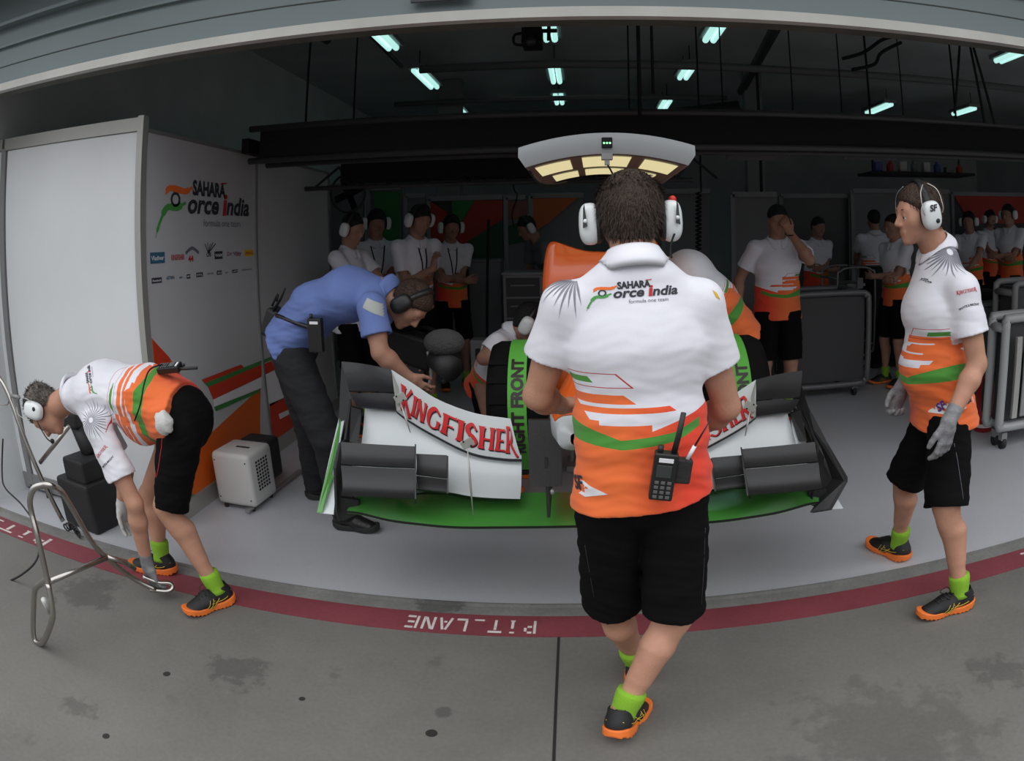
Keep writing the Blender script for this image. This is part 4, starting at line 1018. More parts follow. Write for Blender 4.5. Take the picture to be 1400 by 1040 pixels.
    t = MB(); t.slab(q, V(0, .006, 0)); t.build('endplate_white_edge', WWH, car)
    # inner fences and turning vanes
    t = MB()
    for pts in ([P(480, 556, 2.74), P(494, 560, 2.70), P(488, 604, 2.58), P(478, 604, 2.58)], [P(465, 680, 2.44), P(490, 684, 2.46), P(492, 702, 2.46), P(468, 712, 2.44)]):
        t = MB(); t.slab([sg(p) for p in pts], V(0, .02, 0)); t.build('inner_fence', CARBD, car)
    # adjusters and brackets
    for (x, y, x2, y2, Yd) in ((547, 548, 561, 591, 2.66), (639, 610, 647, 704, 2.50)):
        t = MB(); a1, a2 = sg(P(x, y, Yd-.01)), sg(P(x2, y2, Yd-.05)); t.tube([a1, lerp(a1, a2, .5), a2], [.0015, .005, .002], 8); t.build('flap_adjuster', ALU, car, True)
        t = MB(); c = sg(P(x, y-4, Yd+.0)); t.box(c, (.052, .006, .036), Matrix.Rotation(.5*side, 3, 'Y'), .0025); bkt = t.build('bracket', ALU, car)
        for k in (-1, 1): MB().sph(c+V(k*.015, -.005, -.008*k*side*-1), .004, None, 8).build('bracket_bolt', BLK, bkt, True)
    e1 = [P(535, 506, YT-.01), P(540, 530, YT-.10), P(543, 561, YB-.01), P(548, 560, YB-.01), P(545, 530, YT-.10)]
    t = MB(); t.slab([sg(p) for p in e1], V(0, -.004, 0)); t.build('flap_end_rib', ALU, car)
    # lettering on the flap
    (kv, kf), kw = kingfisher(1., .02)
    for nm, m_, dx, dy, ep_ in (('lettering_edge', KB, .045, -.055, .0035), ('lettering', KR, 0, 0, .0055)):
        def fn(x, y, ep_=ep_, dx=dx, dy=dy):
            u = (x+dx)/kw; vv = .84-.56*(y+dy)
            if side > 0: u = 1-u
            U_ = .10+.84*u; slope = 0
            p = fl(U_, min(max(vv-.04, .02), .98)); p = p+V(0, -ep_, ep_*.6); return p if side < 0 else mir(p)
        decal(nm, (kv, kf), fn, m_, car, .09)
# nose
nz = lambda x, y, z: Vector((XC+x, y, z))
t = MB(); secs = [(2.22, .030, .80, .022), (2.26, .075, .80, .05), (2.40, .105, .82, .07), (2.65, .125, .86, .09), (3.0, .155, .93, .12), (3.5, .20, 1.02, .17), (3.9, .24, 1.06, .22)]
def nfn(u, v):
    x = u*(len(secs)-1); i = min(int(x), len(secs)-2); a, b = secs[i], secs[i+1]; k = x-i; y, w, z, h_ = [a[j]+(b[j]-a[j])*k for j in range(4)]
    an = 2*PI*v; sgn = lambda c: math.copysign(abs(c)**.6, c); sh_ = max(0, y-2.5)*.22
    return nz(w*sgn(math.cos(an))+sh_, y, z+max(0, .13*(3.3-y)/1.08)+h_*sgn(math.sin(an)))
t.grid(nfn, 30, 32); t.build('nose_cone', WWH, car, True)
t = MB(); t.grid(lambda u, v: nfn(.25+.75*u, .06+.38*v)+V(0, -.002, .003), 20, 12); t.build('nose_top_panel', WOR, car, True)
for s_ in (-1, 1):
    t = MB(); t.slab([nz(s_*.135, 2.40, .80), nz(s_*.135, 2.80, .86), nz(s_*.135, 2.74, .60), nz(s_*.135, 2.38, .56)], V(-s_*.012, 0, 0)); t.build('nose_pylon', CARB, car)
    t = MB(); q0, q1 = P(722, 574, 2.44), P(768, 574, 2.44); q2, q3 = P(768, 664, 2.38), P(724, 666, 2.38); q = [q0, q1, q2, q3]
    t.slab([(p if s_ < 0 else mir(p)) for p in q], V(0, .02, .0)); t.build('under_nose_vane', CARB, car)
t = MB(); t.sph(P(755, 672, 2.40), (.010, .010, .014), None, 12); t.build('camera_pod', ALU, car, True)
# chassis and raised orange cowl behind the headset man
t = MB(); se2 = [(3.7, .25, .98, .20), (4.1, .34, .98, .22), (4.8, .62, .88, .26), (6.0, .66, .82, .22), (7.0, .30, .86, .2)]
def cfn(u, v):
    x = u*(len(se2)-1); i = min(int(x), len(se2)-2); a, b = se2[i], se2[i+1]; k = x-i; y, w, z, h_ = [a[j]+(b[j]-a[j])*k for j in range(4)]
    an = 2*PI*v; sgn = lambda c: math.copysign(abs(c)**.6, c)
    return nz(w*sgn(math.cos(an))+.25, y, z+h_*sgn(math.sin(an)))
t.grid(cfn, 24, 32); t.build('chassis', WOR, car, True)
YO = 3.62
L0 = [(741, 400), (741, 385), (744, 352), (749, 334), (757, 330), (768, 333), (786, 339), (803, 343), (822, 344)]
cl = [P(x, y, YO) for x, y in L0]; cxo = cl[-1].x+.01
half = spline(cl, 4); full = half+[Vector((2*cxo-p.x, p.y, p.z)) for p in half[::-1]]
vs = []; fs = []; n = len(full)
layers = [(0.0, .93, -.012), (.012, .985, -.002), (.04, 1., 0), (.25, .98, -.03), (.6, .8, -.10), (.9, .5, -.2)]
for dy, k, dz in layers:
    for p in full:
        zb = .80; vs.append(Vector((cxo+(p.x-cxo)*k, YO+dy, zb+(p.z-zb)*(1+dz*1.2) if k > .9 else zb+(p.z-zb)*(k+.1))))
for i in range(len(layers)-1):
    for j in range(n-1): fs.append((i*n+j, i*n+j+1, (i+1)*n+j+1, (i+1)*n+j))
fs.append(tuple(range(n))[::-1])
mk('engine_cowl', vs, fs, WOR, car, True)
t = MB(); bl = P(772, 520, 3.5); t.box((bl.x+.06, 3.55, .95), (.34, .3, .5), None, .05); t.build('orange_side_panel', WOR, car, True)
# front wheels in green and black warming blankets
def wheel(cx, cy, cz, lab, text, side):
    r_, w_ = .335, .33
    prof = [(-.165, .05), (-.165, .26), (-.15, .315), (-.11, .335), (.11, .335), (.15, .315), (.165, .26), (.165, .05)]
    w0 = MB().lathe((cx, cy, cz), (1, 0, 0), prof, 56).build('tyre', TYRE, car, True)
    bx = -.005 if side < 0 else .0
    b = MB().lathe((cx+bx, cy, cz), (1, 0, 0), [(-.045, .337), (-.045, .342), (.045, .342), (.045, .337)], 56).build('blanket_band', TGR, w0, False)
    vf = text_polys(text, .078, .0035, 0, 1.0)
    def fn(x, y):
        a = x/.344; return Vector((cx+bx-(y-.028)*1., cy-.3445*math.cos(a-.62+.1), cz+.3445*math.sin(a-.62+.1)))
    # text runs up the tread
    decal('blanket_lettering', vf, fn, KB, w0, .03)
    for k in range(7):
        a = -.9+k*.30; MB().box((cx-.10, cy-.337*math.cos(a), cz+.337*math.sin(a)), (.09, .01, .03), Matrix.Rotation(-a, 3, 'X')).build('blanket_strap', TYRE, w0)
wl_c = P(702, 480, 3.25); wheel(P(706, 500, 3.1).x, 3.42, wl_c.z-.335+.02, '', 'RIGHT FRONT', -1)
wheel(P(1018, 500, 3.1).x-.005, 3.42, wl_c.z-.335+.02, '', 'LEFT FRONT', 1)
# stands under the car
for y, x in ((4.5, .0), (4.5, .6), (6.2, .0), (6.2, .6)):
    t = MB(); t.box((XC+x, y, .03), (.24, .24, .04)).tube([(XC+x-.09, y, .05), (XC+x, y, .60)], .016, 8).tube([(XC+x+.09, y, .05), (XC+x, y, .60)], .016, 8).box((XC+x, y, .33), (.12, .02, .02))
    st = t.build('car_stand', ALUD, None); st.data.transform(Matrix.Translation(-Vector((XC+x, y, 0)))); st.location = (XC+x, y, 0)
    T(st, 'grey trestle stand under the '+('nose' if y < 5 else 'rear')+' of the racing car', 'stand', 'trestle stands under the car')
# ---------------------------------------------------------------- things around the garage
BXW = mat('appliance_white', (.60, .60, .58), .4, coat=.2); RUB = mat('black_rubber', (.016, .016, .017), .6, bump=.2, bscale=80)
CHROME = mat('brushed_chrome_tube', (.46, .44, .41), .24, metal=1.)
def thing_mesh(o, lab, cat, grp=None, kind=None):
    c = sum((Vector(v) for v in o.bound_box), Vector())/8; zmin = min(v[2] for v in o.bound_box); d = Vector((c.x, c.y, zmin))
    o.data.transform(Matrix.Translation(-d)); o.location = o.location+d; return T(o, lab, cat, grp, kind)
# white heater box beside the side partition
a = G(352, 702); b_ = G(300, 693); c_ = G(372, 676)
r = empty('heater_box', ((a.x+c_.x)/2-.1, (a.y+c_.y)/2, 0), 'white boxy heater unit with a side grille on the floor by the striped partition', 'heater')
ex = (a-b_); ex.z = 0; wdt = ex.length; ex.normalize(); ey = (c_-a); ey.z = 0; dpt = ey.length*.95; ey.normalize()
ey = Vector((-ex.y, ex.x, 0)).lerp(ey, .6).normalized()
hb = .34
R = Matrix((ex, Vector((-ex.y, ex.x, 0)), Vector((0, 0, 1)))).transposed(); fy = Vector((-ex.y, ex.x, 0))
ctr = b_+ex*wdt/2+fy*dpt*.5+V(0, 0, .03+hb/2)
MB().box(ctr, (wdt, dpt, hb), R, .03).build('housing', BXW, r, True); autosmooth(r.children[0], 50)
for k in range(9):
    z = .10+k*.022; p = ctr+ex*(wdt/2+.002); p.z = z+.03
    if k % 1 == 0:
        t = MB()
        for j in range(5): t.box(p+fy*(-.07+.033*j), (.004, .017, .012), R)
        if k == 0: grl = t
        else: grl.v, grl.f = join2((grl.v, grl.f), (t.v, t.f))
grl.build('side_grille', RUB, r)
MB().box(ctr+V(0, 0, hb/2-.002)+ex*.02, (.10, .025, .01), R, .003).build('top_handle', RUB, r)
for sx in (-1, 1):
    for sz in (-1, 1): MB().sph(ctr-fy*(dpt/2+.001)+ex*sx*(wdt/2-.03)+V(0, 0, sz*(hb/2-.05)), .005, None, 8).build('front_screw', RUB, r)
MB().box(ctr+fy*(dpt/2+.09)+V(0, 0, .03), (wdt*.8, .18, hb*.8), R, .03).build('rear_duct', RUB, r)
MB().box(ctr+fy*(dpt/2+.05)+ex*.10+V(0, 0, -hb/2-.005), (.03, dpt+.5, .012), R).build('base_rail', ALUD, r)
for k in (-1, 1): MB().cyl(ctr+fy*k*dpt*.4+V(0, 0, -hb/2+.01)-ex*wdt*.35, ctr+fy*k*dpt*.4+V(0, 0, -hb/2-.03)-ex*wdt*.35, .014, 10).build('foot', RUB, r)
for k in (-1, 1): MB().cyl(ctr+fy*k*dpt*.4+V(0, 0, -hb/2+.01)+ex*wdt*.35, ctr+fy*k*dpt*.4+V(0, 0, -hb/2-.03)+ex*wdt*.35, .014, 10).build('foot', RUB, r)
# tubular trolley frame lifted by the bending man
pt = lambda x, y, Y: P(x, y, Y)
r = empty('trolley_frame', G(60, 880), 'chrome tubular trolley frame standing on the pit lane, its foot held by the bending man', 'trolley frame')
YA, YB2 = 1.72, 2.35
loopA = [P(213, 806, 2.22), P(180, 789, 2.15), P(140, 757, 2.02), P(122, 735, 1.96), P(100, 697, 1.86), P(84, 672, 1.80), P(72, 664, 1.685), P(58, 663, 1.665), P(46, 668, 1.645), P(41, 683, 1.635), P(43, 700, 1.635), P(52, 735, 1.615), P(62, 780, 1.605), P(66, 800, 1.595)]
MB().tube(loopA, .0135, 14, smoothpath=5).build('upper_loop', CHROME, r, True)
loopB = [P(66, 792, 1.605), P(56, 798, 1.615), P(48, 806, 1.615), P(46, 830, 1.605), P(46, 868, 1.585), P(52, 879, 1.575), P(60, 876, 1.565), P(70, 852, 1.555), P(72, 835, 1.565), P(66, 798, 1.595)]
MB().tube(loopB, .0135, 14, smoothpath=5, closed=False).build('foot_loop', CHROME, r, True)
MB().tube([P(66, 796, 1.695), P(100, 781, 1.85), P(146, 762, 2.03)], .0125, 12).build('cross_tube', CHROME, r, True)
MB().tube([P(146, 761, 2.04), P(170, 768, 2.14), P(184, 777, 2.20)], .0135, 12).build('short_strut', CHROME, r, True)
MB().tube([P(195, 788, 2.2), P(216, 796, 2.24), P(232, 797, 2.28), P(236, 803, 2.28), P(228, 808, 2.25), P(205, 806, 2.20)], .011, 10, smoothpath=5).build('axle_hook', CHROME, r, True)
MB().tube([P(60, 820, 1.585), P(68, 836, 1.655)], .014, 10).build('stop_pin', BXW, r, True)
r = empty('push_bar', G(95, 712), 'tall chrome push bar leaning behind the trolley frame by the white partition', 'push bar')
MB().tube([P(-8, 512, 2.62), P(2, 520, 2.6), P(14, 545, 2.6), P(30, 590, 2.6), P(55, 650, 2.62), P(86, 712, 2.66)], .016, 14, smoothpath=5).build('long_tube', CHROME, r, True)
MB().tube([P(55, 632, 2.62), P(75, 607, 2.64), P(94, 583, 2.66)], .014, 12).build('brace_tube', CHROME, r, True)
MB().tube([P(16, 541, 2.58), P(26, 543, 2.56)], .012, 10).build('hose_clip', ALUD, r, True)
MB().tube([P(12, 545, 2.6), P(10, 553, 2.6), P(-4, 552, 2.6)], .004, 8, smoothpath=4).build('wire_ring', CHROME, r, True)
pipe('air_hose', [P(4, 600, 2.72), P(3, 650, 2.7), P(8, 668, 2.62), P(30, 690, 2.5), P(50, 722, 2.2), P(52, 760, 2.0), P(30, 785, 1.95), P(-6, 802, 1.95)], .006, 'thin black hose curling down the wall and over the pit lane line', 'hose', RUB, 6)
# black upright stand behind the trolley frame
r = empty('tyre_gun_stand', G(125, 715), 'black upright stand with a broad base beside the white partition', 'stand')
bc = G(118, 722); bx_ = P(118, 700, bc.y)
MB().box((bc.x, bc.y+.10, .15), (.34, .26, .30), Matrix.Rotation(-.15, 3, 'Z'), .02).build('base', RUB, r); MB().box((bc.x+.03, bc.y+.10, .36), (.22, .22, .14), Matrix.Rotation(-.15, 3, 'Z'), .02).build('housing', RUB, r)
cA, cB = Vector((bc.x+.05, bc.y+.16, .42)), P(103, 575, bc.y+.2)
MB().tube([cA, lerp(cA, cB, .5), cB], [.06, .055, .05], 14).build('column', RUB, r, True)
MB().box(cB+V(0, 0, .02), (.16, .16, .10), None, .02).build('head', RUB, r); MB().cyl(bc+V(.0, .0, .10)+V(-.10, 0, .1), bc+V(-.20, 0, .2), .018, 10).build('side_fitting', ALUD, r, True)
cc = G(100, 732); pts = []
for i in range(90): a_ = i*.62; pts.append(Vector((cc.x-.06+.0016*i+.022*math.cos(a_), cc.y+.02*math.sin(i*.05), .035+.022*math.sin(a_)+.02*math.sin(i*.035))))
pipe('spiral_cable', pts, .005, 'black coiled cord lying at the foot of the black stand', 'cord', RUB)
# shoulder camera with furry microphone by the man in blue
cm0 = P(575, 470, 3.35); r = empty('video_camera', (cm0.x, cm0.y, 0), 'black video camera with a grey furry microphone held by the man in blue', 'video camera')
MB().box(P(565, 475, 3.4), (.26, .18, .16), Matrix.Rotation(.3, 3, 'Y'), .02).build('camera_body', BLK, r); MB().cyl(P(595, 490, 3.3), P(618, 505, 3.2), .055, 20, .065).build('lens', RUB, r, True)
MB().sph(P(607, 468, 3.25), (.105, .07, .068), None, 24).build('furry_microphone', mat('grey_fur', (.055, .055, .055), 1., bump=1., bscale=90), r, True)
MB().tube([P(550, 462, 3.4), P(562, 448, 3.4), P(590, 450, 3.35), P(600, 462, 3.3)], .012, 8, smoothpath=4).build('top_handle', BLK, r, True)
MB().tube([P(585, 480, 3.3), P(590, 510, 3.3), P(583, 530, 3.3), P(572, 515, 3.35)], .010, 6, smoothpath=5).build('strap', ALUD, r, True)
MB().box(P(572, 510, 3.38), (.10, .10, .20), None, .02).build('battery', RUB, r)
MB().tube([P(600, 495, 3.3), P(612, 515, 3.3), P(604, 522, 3.3)], .012, 8, smoothpath=4).build('focus_grip', RUB, r, True)
# ---------------------------------------------------------------- back of the garage
BK = mat('back_panel_grey', (.20, .20, .21), .6, var=.05, vscale=2); BKD = mat('back_panel_dark', (.05, .05, .055), .6); FRM = mat('back_frame_grey', (.26, .26, .27), .5)
GVI = mat('back_green_vinyl', (.03, .20, .05), .6); RVI = mat('back_red_vinyl', (.42, .035, .02), .6); OVI = mat('back_orange_vinyl', (.55, .13, .03), .6)
YW = 8.4
def bpanel(x0, x1, y0, y1, m, lab, Y=YW, name='back_panel', extra=None, frame_=True, grp='panels across the back of the garage', full=True):
    a, b = P(x0, y0, Y), P(x1, y1, Y); zb = 0.02 if full else b.z
    r = empty(name, ((a.x+b.x)/2, Y, 0 if full else zb), lab, 'wall panel', grp)
    MB().box(((a.x+b.x)/2, Y, (a.z+zb)/2), (b.x-a.x, .05, a.z-zb)).build('panel_sheet', m, r)
    if frame_:
        MB().box((a.x, Y-.03, (a.z+zb)/2), (.05, .06, a.z-zb)).build('side_post', FRM, r); MB().box(((a.x+b.x)/2, Y-.03, a.z), (b.x-a.x, .06, .06)).build('top_rail', FRM, r)
    for (nm, pts, mm) in (extra or []):
        decal(nm, poly2([(P(x, y, Y).x, P(x, y, Y).z) for x, y in pts]), lambda x, z: Vector((x, Y-.030-.002*len(nm), z)), mm, r, 9)
    return r
bpanel(452, 500, 255, 400, BK, 'grey back panel left of the green panel, behind the standing crew')
bpanel(505, 552, 258, 400, BK, 'back panel with a bright green field above the crew heads', extra=[('green_field', [(513, 262), (549, 262), (546, 330), (512, 330)], GVI)])
bpanel(556, 585, 268, 400, BK, 'narrow grey back panel between the green field and the red graphic')
bpanel(587, 690, 272, 400, BKD, 'back panel with a large red, orange and green graphic behind the crew', extra=[('green_field', [(618, 274), (650, 274), (622, 320)], GVI), ('orange_field', [(650, 274), (688, 274), (688, 356), (628, 356), (625, 318)], RVI), ('dark_green_sweep', [(640, 330), (688, 300), (688, 356), (640, 356)], mat('back_dark_green', (.015, .07, .03), .6)), ('red_field', [(590, 276), (612, 290), (618, 330), (590, 330)], RVI)])
bpanel(692, 722, 270, 400, BK, 'back panel with faded pink and green bands left of the orange cowl', extra=[('orange_field', [(693, 276), (720, 274), (720, 300), (693, 300)], mat('back_faded_red', (.25, .09, .07), .6)), ('green_field', [(693, 310), (720, 300), (720, 330), (693, 335)], mat('back_dark_green', (.015, .07, .03), .6))])
bpanel(726, 800, 268, 400, BK, 'back panel with a sloping orange field above the orange cowl', extra=[('orange_field', [(728, 272), (790, 270), (750, 305), (728, 318)], OVI), ('green_field', [(728, 330), (745, 322), (745, 345), (728, 350)], GVI)])
bpanel(905, 972, 262, 400, BK, 'pale back panel with the coiled black hose in front')
bpanel(1000, 1062, 266, 420, BK, 'glossy pale back panel behind the man rubbing his face', Y=7.9)
bpanel(1066, 1160, 268, 420, mat('back_panel_mid', (.10, .10, .105), .5), 'dim grey back panel right of the man rubbing his face', Y=9.0)
bpanel(1163, 1296, 261, 420, BK, 'wide pale back panel behind the man seen from behind', Y=8.9)
bpanel(1300, 1420, 265, 420, BKD, 'back panel with a deep red upper band at the right', Y=9.3, extra=[('red_field', [(1302, 267), (1420, 270), (1420, 305), (1325, 305)], RVI)])
# pale steel columns standing behind the back panels
for x0, x1, lab in ((1020, 1038, 'pale steel column rising above the pale back panels, left of its twin'), (1040, 1046, 'slim pale steel column beside the wider one')):
    a, b = P(x0, 225, 8.8), P(x1, 330, 8.8); thing_mesh(MB().box(((a.x+b.x)/2, 8.8, 1.9), (b.x-a.x, .16, 3.78)).build('column', BK), lab, 'column')
for x0, x1, lab in ((600, 632, 'pale pillar above the red graphic'),):
    a, b = P(x0, 225, 9.2), P(x1, 330, 9.2); thing_mesh(MB().box(((a.x+b.x)/2, 9.2, 1.9), (b.x-a.x, .2, 3.78)).build('column', mat('pillar_pale_grey', (.22, .22, .21), .7)), lab, 'column')
# hung pale trays under the truss
for x0, x1, lab in ((1000, 1086, 'flat grey lamp tray hung under the truss, the left one'), (1165, 1240, 'flat grey lamp tray hung under the truss, the right one')):
    a, b = P(x0, 197, 5.2), P(x1, 213, 5.2); r = empty('lamp_tray', ((a.x+b.x)/2, 5.3, b.z), lab, 'lamp tray', 'lamp trays under the truss')
    MB().box(((a.x+b.x)/2, 5.3, (a.z+b.z)/2), (b.x-a.x, .3, .05), Matrix.Rotation(-.25, 3, 'X'), .01).build('tray', mat('tray_grey', (.16, .16, .17), .5), r); MB().box(((a.x+b.x)/2, 5.14, (a.z+b.z)/2-.01), ((b.x-a.x)*.22, .01, .014)).build('label_strip', FRM, r)
    for k in (-.3, .3): MB().cyl(((a.x+b.x)/2+k, 5.3, a.z), ((a.x+b.x)/2+k, 5.3, ZC), .006, 6).build('drop_rod', BLK, r)
# cluttered high shelf at the right
sh0 = P(1190, 236, 6.6); sh1 = P(1330, 236, 6.6); r = empty('overhead_shelf', ((sh0.x+sh1.x)/2, 6.6, sh0.z), 'dark overhead shelf above the crew at the right, loaded with small coloured parts', 'shelf')
MB().box(((sh0.x+sh1.x)/2, 6.75, sh0.z), (sh1.x-sh0.x, .4, .03)).build('board', BLK, r)
for k in (0, 1): xx = (sh0.x+.1, sh1.x-.1)[k]; MB().cyl((xx, 6.75, sh0.z), (xx, 6.75, ZC), .012, 6).build('drop_rod', BLK, r)
rnd = random.Random(5); cols = [((.05, .06, .25), 'blue'), ((.35, .02, .02), 'red'), ((.30, .30, .30), 'pale'), ((.10, .10, .11), 'grey')]
names = ['blue can', 'red canister', 'pale cup', 'grey box', 'pale roll', 'blue tub', 'grey bottle', 'red lamp']
for k, nm in enumerate(names):
    x = sh0.x+.12+k*(sh1.x-sh0.x-.2)/7.5; col = {'b': (.04, .05, .22), 'r': (.30, .015, .015), 'p': (.34, .34, .33), 'g': (.12, .12, .12)}[nm[0]]
    hgt = rnd.uniform(.07, .13); t = MB(); mm = mat('shelf_'+nm.split()[0], col, .5); z0 = sh0.z+.016
    if k % 2: t.lathe((x, 6.66, z0), (0, 0, 1), [(0, .001), (0, .04), (hgt*.7, .04), (hgt*.85, .022), (hgt, .02), (hgt, .001)], 14)
    else: t.box((x, 6.66, z0+hgt/2), (.09, .08, hgt), None, .01)
    thing_mesh(t.build(nm.replace(' ', '_').replace('pale_', '').replace('blue_', '').replace('red_', '').replace('grey_', ''), mm), nm+' on the overhead shelf, '+('leftmost of the row' if k == 0 else 'just right of the '+names[k-1]), 'shelf item', 'parts on the overhead shelf')
# low wall cabinets and tool chests
def cabinet(x0, x1, yt, Y, lab, drawers=5, m=FRM, inner=BKD, name='tool_cabinet', depth=.5, zb=.0):
    a, b = P(x0, yt, Y), P(x1, yt, Y); r = empty(name, ((a.x+b.x)/2, Y, zb), lab, 'cabinet'); w_ = b.x-a.x; h_ = a.z-zb-.06
    MB().box(((a.x+b.x)/2, Y+depth/2, zb+.06+h_/2), (w_, depth, h_), None, .012).build('carcass', m, r); MB().box(((a.x+b.x)/2, Y+depth/2, a.z+.012), (w_+.02, depth+.02, .024)).build('worktop', m, r)
    for k in range(drawers):
        z = zb+.10+(k+.5)*(h_-.06)/drawers; d = MB().box(((a.x+b.x)/2, Y-.006, z), (w_-.07, .016, (h_-.06)/drawers-.02)).build('drawer', inner, r); MB().box(((a.x+b.x)/2, Y-.022, z+.02), (w_*.6, .012, .012)).build('handle', m, d)
    for sx in (-1, 1): MB().cyl(((a.x+b.x)/2+sx*(w_/2-.06), Y+.1, zb+.035), ((a.x+b.x)/2+sx*(w_/2-.06)+.03, Y+.1, zb+.035), .035, 14).build('castor', RUB, r, True)
    return r
cabinet(687, 742, 376, 7.0, 'pale framed tool chest with dark drawers left of the orange cowl', 5)
cabinet(640, 684, 358, 7.9, 'grey low cupboard under the red graphic', 1, BK, BK, 'cupboard', .4)
cabinet(590, 636, 358, 7.9, 'grey low cupboard behind the man with folded arms', 1, BK, BK, 'cupboard', .4)
c = G(655, 452, .2); r = empty('white_box', (P(655, 440, 6.2).x, 6.2, 0), 'small pale case with a black fitting on the floor behind the crouching man', 'case'); x_ = P(655, 440, 6.2).x
MB().box((x_, 6.3, .34), (.20, .2, .62), None, .02).build('case', FRM, r); MB().box((x_, 6.19, .44), (.09, .03, .26), None, .01).build('fitting', RUB, r)
# coiled air hose hanging
pts = [P(955+3.5*math.cos(i*.9), 262+i*.80, 5.6)+V(0, .04*math.sin(i*.9), 0) for i in range(105)]
pipe('coiled_air_hose', [V(pts[0].x, 5.6, ZC)]+pts, .008, 'black coiled air hose hanging from the roof right of the headset man', 'hose', BLK)
pipe('hanging_cable', [P(703, 215, 5.9), P(702, 255, 5.9), P(707, 268, 5.9), P(700, 292, 5.9), P(703, 312, 5.9)], .006, 'thin black cable hanging in front of the faded pink panel', 'cable', BLK, 5)
# carts
def tube_cart(pts_outline, Y, depth, m, lab, inner=None, rr=.022, shelves=(), name='tube_cart', castors=()):
    r = empty(name, (pts_outline[0].x, Y, 0), lab, 'cart'); q = pts_outline
    f = MB().tube(q, rr, 10, closed=True, smoothpath=4).build('front_frame', m, r, True)
    MB().tube([p+V(0, depth, 0) for p in q], rr, 10, closed=True, smoothpath=4).build('rear_frame', m, r, True)
    for p in (q[0], q[len(q)//4], q[len(q)//2], q[3*len(q)//4]): MB().cyl(p, p+V(0, depth, 0), rr, 8).build('cross_tube', m, r, True)
    if inner:
        x0 = min(p.x for p in q)+rr; x1 = max(p.x for p in q)-rr; z0 = min(p.z for p in q)+rr; z1 = max(p.z for p in q)-rr; MB().box(((x0+x1)/2, Y+depth/2, (z0+z1)/2), (x1-x0, depth-.06, z1-z0)).build('body', inner, r)
    for (za_, zb2) in shelves: MB().box(((q[0].x+q[len(q)//2].x)/2, Y+depth/2, za_), (abs(q[0].x-q[len(q)//2].x), depth, zb2)).build('shelf', m, r)
    for cx in castors:
        for dy in (.04, depth-.04):
            w_ = MB().cyl((cx-.014, Y+dy, .045), (cx+.014, Y+dy, .045), .045, 18).build('castor', RUB, r, True); MB().box((cx, Y+dy, .10), (.05, .05, .06)).build('castor_fork', ALUD, w_)
    return r
def rrect(x0, x1, z0, z1, Y, c=.06): return [V(x0+c, Y, z0), V(x1-c, Y, z0), V(x1-c*.3, Y, z0+c*.3), V(x1, Y, z0+c), V(x1, Y, z1-c), V(x1-c*.3, Y, z1-c*.3), V(x1-c, Y, z1), V(x0+c, Y, z1), V(x0+c*.3, Y, z1-c*.3), V(x0, Y, z1-c), V(x0, Y, z0+c), V(x0+c*.3, Y, z0+c*.3)]
yc = 6.0; a, b = P(1080, 404, yc), P(1188, 404, yc)
tube_cart(rrect(a.x, b.x, .13, a.z, yc, .10), yc, .55, mat('cart_grey_tube', (.17, .17, .175), .4, metal=.3), 'grey round-cornered cart with a grey panel on castors behind the man rubbing his face', mat('cart_panel_grey', (.060, .060, .063), .6), .030, castors=(a.x+.1, b.x-.12))
yc = 7.0; a, b = P(1145, 367, yc), P(1196, 367, yc)
r = tube_cart(rrect(a.x, b.x, .2, a.z, yc, .12), yc, .5, mat('cart_thin_rail', (.30, .30, .30), .35, metal=.6), 'thin railed open trolley with a white tag behind the grey cart', None, .012, shelves=((.5, .03), (1.0, .03)), castors=(a.x+.1, b.x-.1))
MB().box(P(1176, 387, yc-.03), (.07, .01, .12)).build('white_tag', FRM, r)
yc = 7.1; a, b = P(1198, 365, yc), P(1232, 365, yc); r = empty('black_cabinet', ((a.x+b.x)/2, yc, 0), 'tall black equipment cabinet with a white tag left of the profile man', 'cabinet')
MB().box(((a.x+b.x)/2, yc+.2, a.z/2+.03), (b.x-a.x+.1, .4, a.z-.06), None, .02).build('carcass', BLK, r); MB().box(P(1212, 387, yc-.01), (.09, .01, .12)).build('white_tag', FRM, r); MB().box(((a.x+b.x)/2, yc+.2, .03), (b.x-a.x, .3, .06)).build('plinth', RUB, r)
# right-hand cart
yc = 3.95; a = P(1376, 436, yc); CG = mat('cart_pale_grey_shell', (.36, .37, .37), .35, coat=.2)
tube_cart(rrect(a.x, a.x+1.1, .18, a.z, yc, .07), yc, .18, CG, 'pale grey rounded cart with a dark lined bay at the right edge', mat('cart_bay_dark', (.035, .035, .037), .5), .035, castors=(a.x+.08, a.x+1.0)); r = bpy.data.objects[[o.name for o in COL.objects if o.name.startswith('tube_cart')][-1]]
MB().box((a.x+.60, yc-.02, .50), (.85, .02, .50), None, .008).build('door_panel', mat('cart_door_grey', (.26, .27, .27), .5), r); MB().box((a.x+.11, yc-.03, .55), (.05, .03, .60), None, .004).build('upright_rail', ALU, r)
yc2 = 5.2; a2 = P(1330, 400, yc2); r = empty('counter', (a2.x+.9, yc2+.3, 0), 'grey counter behind the profile man with small dark items on top', 'counter')
MB().box((a2.x+1.0, yc2+.4, .46), (2.0, .8, .90), None, .02).build('carcass', mat('counter_grey', (.11, .115, .12), .5), r); MB().box((a2.x+1.0, yc2+.4, .925), (2.04, .84, .03)).build('worktop', mat('counter_top_grey', (.16, .165, .17), .45), r)
yc3 = 4.7; a3 = P(1388, 388, yc3); tube_cart(rrect(a3.x, a3.x+.8, .15, a3.z, yc3, .08), yc3, .3, mat('cart_grey_tube2', (.22, .22, .22), .4), 'taller grey cart half cut off by the right edge, behind the pale cart', mat('cart_panel_dark2', (.05, .05, .052), .6), .03, castors=(a3.x+.1, a3.x+.7))
